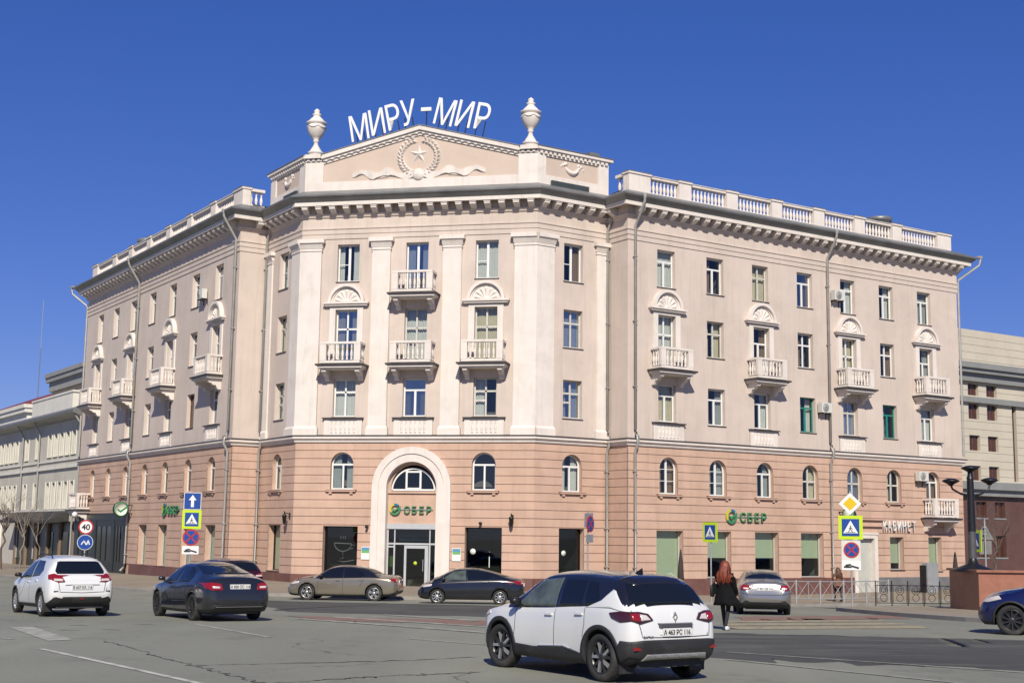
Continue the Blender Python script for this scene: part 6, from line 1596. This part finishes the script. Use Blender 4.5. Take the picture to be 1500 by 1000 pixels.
for i in range(6):
    p = E0.lerp(E1, i / 5); z = fz(p)
    MB().tube([(p.x, p.y, z - .1), (p.x, p.y, z + 1.0)], .022, 6).build('post', M_BLACK, ef, Matrix())
    if i < 5:
        q = E0.lerp(E1, (i + 1) / 5)
        for h in (.12, .82): MB().tube([(p.x, p.y, z + h), (q.x, q.y, fz(q) + h)], .016, 6).build('rail', M_BLACK, ef, Matrix())
        c = p.lerp(q, .5)
        for k, (h, r) in enumerate(((.62, .17), (.62, .09), (.32, .14))):
            pts = [(c.x + AX.x * r * math.cos(a) * 1.2, c.y + AX.y * .3 * r * math.cos(a), z + h + r * math.sin(a)) for a in [2 * math.pi * t / 16 for t in range(17)]]
            MB().tube(pts, .012, 5).build('curl', M_BLACK, ef, Matrix())
        for t in (.08, .92):
            s_ = p.lerp(q, t); MB().tube([(s_.x, s_.y, z + .12), (s_.x, s_.y, z + .82)], .01, 5).build('picket', M_BLACK, ef, Matrix())
# cabinet by the wall, closed parasols
M = FR.at(20.9, -2.2, -.75); o = empty('utility_cabinet', M, 'tall grey utility cabinet before the right wing', 'cabinet')
MB().box(-.48, .48, -.2, .2, 0, 2.1).build('casing', M_GREYP, o, M); MB().box(-.46, -.01, -.215, -.2, .1, 2.05).build('door', M_GREYP, o, M); MB().box(.01, .46, -.215, -.2, .1, 2.05).build('door', M_GREYP, o, M); MB().box(-.62, -.48, -.12, .25, 0, 1.95).build('side_panel', M_BLACK, o, M)
for x, y, h, lab in ((7.95, 63.4, 2.35, 'closed dark parasol standing before the green-blind windows'), (17.7, 54.3, 2.15, 'closed dark parasol beside the granite planter')):
    z = g(x, y) + PV; M = T(x, y, z); o = empty('closed_parasol', M, lab, 'parasol')
    MB().tube([(0, 0, 0), (0, 0, h)], .025, 6).build('pole', M_BLACK, o, M); MB().lathe([(.02, h + .02), (.06, h - .2), (.12, h - .7), (.15, h - 1.3), (.09, h - 1.5)], 10).build('canopy', mat('dark_canvas', (.05, .035, .03), .9, var=.2), o, M); MB().lathe([(.25, 0), (.25, .06), (.04, .09)], 12).build('base', M_BLACK, o, M)

# ------------------------------------------------------------------ neighbouring house on the left
M_NB = mat('greyish_stucco', (.58, .55, .47), .9, var=.08, dirt=(.30, .27, .22), dirt_amt=.4, scale=.5, bump=.1, streak=.3, world=True)
M_NBW = mat('pale_stucco', (.74, .71, .64), .9, var=.06, dirt=(.42, .38, .32), dirt_amt=.4, scale=.7, streak=.25, world=True)
NB0 = UV(0.15, LL + 42); NB = Face(NB0, UV(0.15, LL + .02)); NL = NB.L
nb = empty('neighbour_house', NB.at(NL / 2, 0, -.5), 'greyish three-storey house with narrow white windows left of the corner building', 'building')
cols = [NL - 2.3 - 1.72 * k for k in range(5)] + [NL - 13.0, NL - 16.4] + [NL - 19.9 - 1.75 * k for k in range(5)] + [NL - 31.0 - 1.75 * k for k in range(5)]
hs_ = [(x, 1.02, z0, z1, False, .3) for x in cols for z0, z1 in ((8.25, 10.0), (4.15, 6.2))]
mb = MB(); wall_mesh(mb, NB, -1.2, 11.0, hs_, 0, .3); mb.build('wall', M_NB, nb, NB.M)
for x in cols:
    for z0, z1 in ((8.25, 10.0), (4.15, 6.2)):
        window(nb, NB.M, x, z0, 1.02, z1 - z0, 'T', 'pvc', depth=.2)
        for sx_ in (-.575, .575): MB().box(sx_ - .065, sx_ + .065, -.06, 0, 0, z1 - z0 + .1).build('window_jamb', M_NBW, nb, NB.at(x, 0, z0))
for z0, z1, o_ in ((7.25, 7.5, .16), (7.85, 7.95, .1), (3.95, 4.1, .12)): MB().box(0, NL, -o_, 0, z0, z1).build('string_course', M_NBW, nb, NB.M)
MB().prism([(0, 10.9), (-.85, 11.25), (-.9, 11.45), (-.2, 11.8), (5, 12.6), (5, 10.9)], 'x', 0, NL).build('eaves', M_METAL, nb, NB.M)
for x in (NL - .25, NL - 12.0, NL - 17.4, NL - 29): MB().tube([(x, -.7, 11.2), (x, -.2, 10.5), (x, -.14, 10.2), (x, -.14, .2)], .07, 8).build('downpipe', M_PIPE, nb, NB.M)
MB().box(NL - 16.9, NL - 4.6, .32, .8, 11.7, 13.2).box(NL - 17.0, NL - 4.5, .26, .9, 13.2, 13.36).build('parapet', M_NBW, nb, NB.M)
# shop level: cladding, columns, awning
MB().box(NL - 18.2, NL, -.1, 0, -1.2, 3.2).build('shop_cladding', M_CLAD, nb, NB.M)
for k in range(6): MB().box(NL - 17.8 + k * 3.4, NL - 17.45 + k * 3.4, -.3, -.1, -1, 3.2).build('shop_column', mat('brown_column', (.22, .16, .11), .7, var=.1), nb, NB.M)
for k in range(4): MB().box(NL - 16.9 + k * 4.2, NL - 14.6 + k * 4.2, -.14, -.1, .2, 2.4).build('shop_pane', MATS['black_shop_pane'], nb, NB.M)
MB().prism([(-.1, 4.0), (-1.5, 3.25), (-1.5, 3.05), (-.1, 3.2)], 'x', NL - 18.2, NL - 2.4).build('awning', mat('dark_awning', (.035, .032, .03), .8, var=.2, scale=2), nb, NB.M)
for k in range(4): MB().box(NL - 24.4 - k * 3.6, NL - 23.7 - k * 3.6, -.12, 0, .3, 3.2).build('pilaster', M_NBW, nb, NB.M)
# taller blocks behind it
def block_house(name, F, x0, x1, y0, y1, z1, m, label, over=.7, ch=1.0, roofm=None, rh=0, soff=None):
    o = empty(name, F.at((x0 + x1) / 2, y0, -.5), label, 'building')
    MB().box(x0, x1, y0, y1, -1, z1).build('wall', m, o, F.M)
    MB().box(x0 - over * .5, x1 + over * .5, y0 - over * .5, y1, z1 - ch * .15, z1 + ch * .45).box(x0 - over, x1 + over, y0 - over, y1, z1 + ch * .45, z1 + ch * .75).box(x0 - over * 1.2, x1 + over * 1.2, y0 - over * 1.2, y1, z1 + ch * .75, z1 + ch).build('cornice', soff or M_NBW, o, F.M)
    if rh:
        cx, cy = (x0 + x1) / 2, (y0 + y1) / 2; a = over
        z = z1 + ch
        MB().add([(x0 - a, y0 - a, z), (x1 + a, y0 - a, z), (x1 + a, y1, z), (x0 - a, y1, z), (x0 + 4, cy, z + rh), (x1 - 4, cy, z + rh)], [(0, 1, 5, 4), (1, 2, 5), (2, 3, 4, 5), (3, 0, 4)]).build('roof', roofm, o, F.M)
    return o
block_house('beige_block', NB, NL - 14.5, NL - 4.5, 1.3, 9, 14.2, mat('sandy_stucco', (.55, .46, .35), .9, var=.06, streak=.2, world=True, scale=.6), 'beige block with grey flat cornice rising behind the neighbouring house', .5, 1.3, soff=mat('grey_cornice', (.30, .30, .30), .8, var=.1, world=True))
block_house('pink_house', NB, NL - 52, NL - 23.0, 1.6, 14, 12.3, mat('rose_stucco', (.58, .43, .36), .9, var=.06, streak=.2, world=True, scale=.6), 'rose house with white cornice and red roof far down the left street', .6, 1.3, mat('red_roof_sheet', (.22, .045, .035), .6, var=.15, world=True), 2.8)
# mast far away
mx, my = -106.5, 303; M = T(mx, my, -1); o = empty('radio_mast', M, 'thin grey radio mast far beyond the left houses', 'mast')
MB().tube([(0, 0, 0), (0, 0, 44)], .10, 6).build('shaft', M_ZND, o, M); MB().tube([(0, 0, 44), (0, 0, 55)], .06, 6).build('tip', M_GREYP, o, M)

# ------------------------------------------------------------------ office on the right
M_LIME_ = mat('limestone_cladding', (.56, .505, .415), .8, var=.06, dirt=(.42, .36, .27), dirt_amt=.3, scale=.5, bump=.06, streak=.15, world=True)
M_OGREY = mat('office_grey_band', (.27, .275, .27), .6, .1, var=.1, scale=.8, world=True)
M_OBRN = mat('brown_granite', (.12, .06, .05), .5, var=.15, dirt=(.2, .12, .1), dirt_amt=.3, scale=.8, world=True)
OB = Face(UV(W_ + 39, 14.0), UV(W_ + 75, 14.0)); ob = empty('office_building', OB.at(12, 0, -1), 'cream stone-clad office with brown windows and grey bands behind the right wing', 'building')
ocol = [7.25, 9.55, 14.8, 17.1, 19.4, 24, 26.3]
oh = [(x, 1.3, z0, z1, False, .35) for x in ocol for z0, z1 in ((14.25, 15.2), (12.35, 13.6), (9.83, 11.05), (7.45, 8.62))] + [(12.35, .55, 7.5, 13.7, False, .3), (21.7, .55, 7.5, 13.7, False, .3)]
mb = MB(); wall_mesh(mb, OB, 7.2, 19.6, oh, .04, .35); mb.build('wall', M_LIME_, ob, OB.M)
zc = [7.2 + .62 * k for k in range(21)]
for z0, z1 in zip(zc, zc[1:]):
    mb = MB()
    for la, lb, ra, rb, a, b in slices(OB.L, z0 + .012, min(19.6, z1) - .012, oh): mb.quad((la, 0, a), (ra, 0, a), (rb, 0, b), (lb, 0, b))
    for pc in islands(mb): pc.build('stone_course', M_LIME_, ob, OB.M)
M_OWIN = mat('brown_office_glass', (.07, .028, .02), .12, spec=.6, var=.3, scale=1.2, world=True)
for h in oh: 
    w_ = MB().box(-h[1] / 2, h[1] / 2, .26, .34, 0, h[3] - h[2]).build('window', M_OWIN, ob, OB.at(h[0], 0, h[2]))
    MB().box(-.03, .03, .22, .26, 0, h[3] - h[2]).build('mullion', M_BROWN, w_, OB.at(h[0], 0, h[2]))
for z0, z1, o_ in ((16.35, 16.8, .9), (16.0, 16.36, .7), (15.35, 16.01, .35), (13.66, 14.1, .3), (6.7, 7.3, 1.1), (6.2, 6.72, .8)): MB().box(-.5, OB.L, -o_, .1, z0, z1).build('band', M_OGREY, ob, OB.M)
MB().box(0, OB.L, .36, 8, 7, 19.55).build('core', M_LIME_, ob, OB.M)
low = [(x, 1.3, z0, z1, False, .4) for x in ocol for z0, z1 in ((4.5, 5.75), (1.4, 3.1))]
mb = MB(); OBl = Face(UV(W_ + 39, 13.6), UV(W_ + 75, 13.6)); wall_mesh(mb, OBl, -1.5, 6.5, low, 0, .4); mb.build('lower_wall', M_OBRN, ob, OBl.M)
for h in low:
    w_ = MB().box(-h[1] / 2, h[1] / 2, .26, .34, 0, h[3] - h[2]).build('window', M_OWIN, ob, OBl.at(h[0], 0, h[2]))
    MB().box(-.03, .03, .22, .26, 0, h[3] - h[2]).build('mullion', M_BROWN, w_, OBl.at(h[0], 0, h[2]))
    MB().box(-h[1] / 2 - .12, h[1] / 2 + .12, -.05, .02, -.12, 0).build('sill', M_OGREY, w_, OBl.at(h[0], 0, h[2]))
MB().box(0, OB.L, .41, 8, -1.5, 6.5).build('lower_core', M_OBRN, ob, OBl.M)

# ------------------------------------------------------------------ bare trees
M_BARK = mat('bark', (.13, .10, .08), .95, var=.25, scale=5, bump=.4, bscale=20)
def tree(x, y, h, r, seed, lab, pale=False, dz=PV):
    rnd = random.Random(seed); z = g(x, y) + dz; M = T(x, y, z); o = empty('bare_tree', M, lab, 'tree')
    bark = mat('pale_bark', (.26, .22, .17), .95, var=.2, scale=5) if pale else M_BARK
    tr = MB(); pts = [(0, 0, -.1)]; rr = [r * 1.25]
    for k in range(1, 7): pts.append((rnd.gauss(0, .03) * k, rnd.gauss(0, .03) * k, h * .42 * k / 6)); rr.append(r * (1 - .07 * k))
    tr.tube(pts, rr, 8).build('trunk', bark, o, M); cr = MB()
    def grow(p, d, ln, rad, lv):
        q = [p]; n = 4; rads = [rad]
        for k in range(n):
            d = (d + Vector((rnd.gauss(0, .13), rnd.gauss(0, .13), rnd.gauss(.04, .08)))).normalized(); q.append(q[-1] + d * ln / n); rads.append(rad * (1 - .14 * (k + 1)))
        cr.tube(q, rads, 5 if lv < 2 else 3, cap=False)
        if lv < 4:
            for k in range(rnd.choice((3, 4)) if lv < 3 else 3):
                i = rnd.randint(2, n); a = rnd.random() * 6.28; u = d.cross(Vector((0, 0, 1)) if abs(d.z) < .9 else Vector((1, 0, 0))).normalized(); w = d.cross(u)
                nd = (d * rnd.uniform(.6, .95) + (u * math.cos(a) + w * math.sin(a)) * rnd.uniform(.45, .8)).normalized()
                grow(q[i], nd, ln * rnd.uniform(.55, .78), rads[i] * .62, lv + 1)
    top = Vector(pts[-1])
    for k in range(5):
        a = k * 1.257 + rnd.random() * .5; grow(top * rnd.uniform(.82, 1.0), Vector((math.cos(a) * .55, math.sin(a) * .55, .9)).normalized(), h * .26, r * .55, 1)
    cr.build('crown', bark, o, M)
tree(-36.9, 99.5, 7.2, .11, 3, 'bare tree with the thickest trunk on the left pavement')
tree(-34.2, 96.0, 6.4, .07, 5, 'slim pale bare tree on the left pavement near the awning', True)
tree(-31.8, 92.5, 5.8, .055, 8, 'smallest bare sapling on the left pavement near the black shopfront', True)
tree(27.2, 76.5, 6.4, .09, 11, 'bare tree before the brown granite office wall', dz=0)
# low street lamp on the left
x, y = -24.2, 75.4; M = T(x, y, g(x, y) + PV); o = empty('street_lamp', M, 'slim pale street lamp with a curved neck before the black shopfront', 'street lamp')
MB().tube([(0, 0, 0), (0, 0, 3.3), (.02, 0, 3.55), (.12, 0, 3.72)], .045, 8).build('post', M_PIPE, o, M); MB().lathe([(.05, .1), (.16, 0), (.12, -.16), (0, -.2)], 12, .16, 0, 3.7).build('lamp_head', M_SIGNW, o, M)
# ------------------------------------------------------------------ people
def skin_body(verts, edges, radii, name):
    me = bpy.data.meshes.new(name); me.from_pydata(verts, edges, []); o = bpy.data.objects.new(name, me); COL.objects.link(o)
    md = o.modifiers.new('skin', 'SKIN'); md.use_smooth_shade = True
    for i, r in enumerate(radii): me.skin_vertices[0].data[i].radius = (r, r) if not isinstance(r, tuple) else r
    me.skin_vertices[0].data[0].use_root = True
    sb = o.modifiers.new('sub', 'SUBSURF'); sb.levels = 2; sb.render_levels = 2
    bpy.context.view_layer.update()
    nm = bpy.data.meshes.new_from_object(o.evaluated_get(bpy.context.evaluated_depsgraph_get())); bpy.data.objects.remove(o)
    return nm
def loft(rings, n=20):
    """rings: (z, rx, ry, cx, cy, wave)"""
    mb = MB(); vs = []
    for z, rx, ry, cx, cy, wv in rings:
        for k in range(n):
            a = 2 * math.pi * k / n; w = 1 + wv * math.sin(a * 5 + z * 3)
            vs.append((cx + rx * w * math.cos(a), cy + ry * w * math.sin(a), z))
    fs = [(j * n + k, j * n + (k + 1) % n, (j + 1) * n + (k + 1) % n, (j + 1) * n + k) for j in range(len(rings) - 1) for k in range(n)]
    fs += [tuple(range(n - 1, -1, -1)), tuple(range((len(rings) - 1) * n, len(rings) * n))]
    return mb.add(vs, fs, 0, True)
M_SKIN = mat('skin', (.52, .31, .23), .6); M_COAT = mat('black_coat', (.009, .009, .010), .95, spec=.1, var=.2, scale=6, bump=.2, bscale=12); M_TRS = mat('black_trousers', (.018, .018, .022), .85, var=.2, scale=6)
M_SHOE = mat('white_shoes', (.74, .74, .72), .6); M_HAIR = mat('red_hair', (.20, .038, .016), .55, var=.3, scale=18)
def person(x, y, yaw, s, label, coat, trousers, shoe, hair, stride=.20, coat_z=.60, dz=0.0):
    M = T(x, y, g(x, y) + dz, yaw) @ Matrix.Scale(s, 4); o = empty('person', M, label, 'person')
    V = [(0, 0, .93), (0, 0, 1.10), (0, .0, 1.28), (0, -.01, 1.41), (0, .0, 1.48), (0, .015, 1.545), (0, .012, 1.60)]
    Rr = [(.13, .11), (.12, .09), (.14, .095), (.05, .05), (.055, .06), (.078, .092), (.055, .068)]
    E_ = [(i, i + 1) for i in range(6)]
    def chain(base, pts, rs):
        i0 = base
        for p, r in zip(pts, rs): V.append(p); Rr.append(r); E_.append((i0, len(V) - 1)); i0 = len(V) - 1
        return i0
    for sd, st in ((-1, 1), (1, -1)):
        f_ = stride * st
        chain(0, [(sd * .09, .0, .86), (sd * .095, f_ * .45 + .02, .49), (sd * .09, f_ - (.05 if st < 0 else 0), .10 if st > 0 else .13), (sd * .095, f_ + .06, .045 if st > 0 else .06), (sd * .10, f_ + .15, .03)], [.085, .058, .042, .04, .032])
        w = chain(2, [(sd * .165, 0, 1.34), (sd * .22, -.03 - .04 * st, 1.08), (sd * .235, .04 - .12 * st, .86)], [.055, .043, .028])
        hx, hy, hz = V[w]; pa = chain(w, [(hx + sd * .005, hy + .02, hz - .06)], [(.022, .034)])
        for k, (dy, ln) in enumerate(((.035, .055), (.018, .068), (.0, .072), (-.018, .064))):
            chain(pa, [(hx + sd * .008, hy + .02 + dy, hz - .10), (hx, hy + .025 + dy, hz - .10 - ln * .55), (hx - sd * .012, hy + .028 + dy, hz - .10 - ln)], [.0095, .0085, .007])
        chain(w, [(hx - sd * .012, hy + .055, hz - .05), (hx - sd * .02, hy + .07, hz - .09)], [.011, .008])
    me = skin_body(V, E_, Rr, 'body')
    for m in (M_SKIN, trousers): me.materials.append(m)
    for p in me.polygons:
        if p.center.z < .95 and abs(p.center.x) < .19: p.material_index = 1
        p.use_smooth = True
    b = link('body', me, o, M)
    fc = MB().add([(0, .105, 1.575), (-.014, .085, 1.545), (.014, .085, 1.545), (0, .118, 1.55)], [(0, 1, 3), (0, 3, 2), (1, 2, 3)]); fc.build('nose', M_SKIN, b, M)
    for sx in (-.03, .03): MB().lathe([(0, -.006), (.011, 0), (0, .008)], 8, sx, .088, 1.572).build('eye', M_SBK, b, M)
    MB().box(-.022, .022, .083, .092, 1.512, 1.52).build('mouth', mat('lips', (.35, .10, .09), .5), b, M)
    for sx in (-.082, .082): MB().lathe([(0, -.03), (.016, -.01), (.018, .015), (0, .03)], 8, sx, .0, 1.56).build('ear', M_SKIN, b, M)
    loft([(1.44, .075, .07, 0, 0, 0), (1.40, .12, .09, 0, 0, 0), (1.34, .195, .12, 0, 0, 0), (1.22, .20, .135, 0, 0, .01), (1.08, .185, .13, 0, 0, .02), (.95, .22, .165, 0, 0, .04), (.80, .265, .20, .02, -.01, .07), (.70, .30, .23, .05, -.02, .09), (coat_z, .36, .26, .09, -.03, .12)][::-1], 26).build('coat', coat, o, M)
    for sd, st in ((-1, 1), (1, -1)):
        MB().tube([(sd * .15, 0, 1.36), (sd * .20, -.01, 1.25), (sd * .225, -.03 - .04 * st, 1.08), (sd * .238, .0 - .08 * st, .97), (sd * .238, .03 - .11 * st, .88)], [.075, .075, .066, .06, .058], 12).build('sleeve', coat, o, M)
        f_ = stride * st; z0 = 0 if st > 0 else .015
        loft([(z0 + .0, .045, .12, sd * .097, f_ + .06, 0), (z0 + .03, .048, .125, sd * .097, f_ + .06, 0), (z0 + .06, .044, .10, sd * .096, f_ + .04, 0), (z0 + .10, .042, .05, sd * .093, f_ - .01, 0)], 14).build('shoe', shoe, o, M)
    hr = loft([(1.20, .10, .03, 0, -.125, .16), (1.25, .165, .06, 0, -.11, .12), (1.33, .178, .085, 0, -.085, .10), (1.42, .16, .10, 0, -.055, .08), (1.50, .135, .11, 0, -.035, .05), (1.57, .118, .112, 0, -.02, .03), (1.63, .10, .10, 0, -.008, 0), (1.665, .07, .075, 0, -.002, 0), (1.685, .03, .03, 0, 0, 0)], 22)
    for k in range(26):
        a = R(180 + 180 * (k + .5) / 26); rnd = random.Random(k); c_, s_ = math.cos(a), math.sin(a)
        hr.tube([(.10 * c_, .10 * s_, 1.62), (.145 * c_, .115 * s_ - .03, 1.47), (.185 * c_ + rnd.gauss(0, .01), .09 * s_ - .085, 1.34), (.17 * c_ + rnd.gauss(0, .02), .06 * s_ - .11, 1.22), (.15 * c_ + rnd.gauss(0, .03), .04 * s_ - .12, 1.15 + rnd.gauss(0, .03))], [.012, .018, .02, .014, .004], 5)
    hr.build('hair', hair, o, M)
    return o, M
WX, WY = 5.30, 33.6
o, M = person(WX, WY, R(-28), .99, 'woman with long red hair in black coat and white shoes', M_COAT, M_TRS, M_SHOE, M_HAIR)
bg_ = empty('shoulder_bag', M @ T(-.30, -.02, .80), 'black shoulder bag at the left side of the red-haired woman', 'bag'); Mb = M @ T(-.30, -.02, .80)
loft([(0, .05, .15, 0, 0, 0), (.04, .07, .17, 0, 0, 0), (.24, .06, .165, 0, 0, 0), (.29, .02, .15, 0, 0, 0)], 16).build('pouch', mat('black_leather', (.012, .012, .012), .45), bg_, Mb)
MB().tube([(0, .1, .27), (.06, .08, .45), (.13, .02, .57), (.10, -.07, .45), (0, -.1, .27)], .012, 6).build('strap', MATS['black_leather'], bg_, Mb)
person(16.7, 69.6, R(20), 1.02, 'pedestrian in brown jacket walking behind the crossed-bar fence', mat('brown_jacket', (.20, .09, .055), .85, var=.15), M_TRS, mat('dark_shoes', (.02, .02, .02), .6), mat('brown_hair', (.10, .045, .025), .6, var=.2), .16, .84, PV)
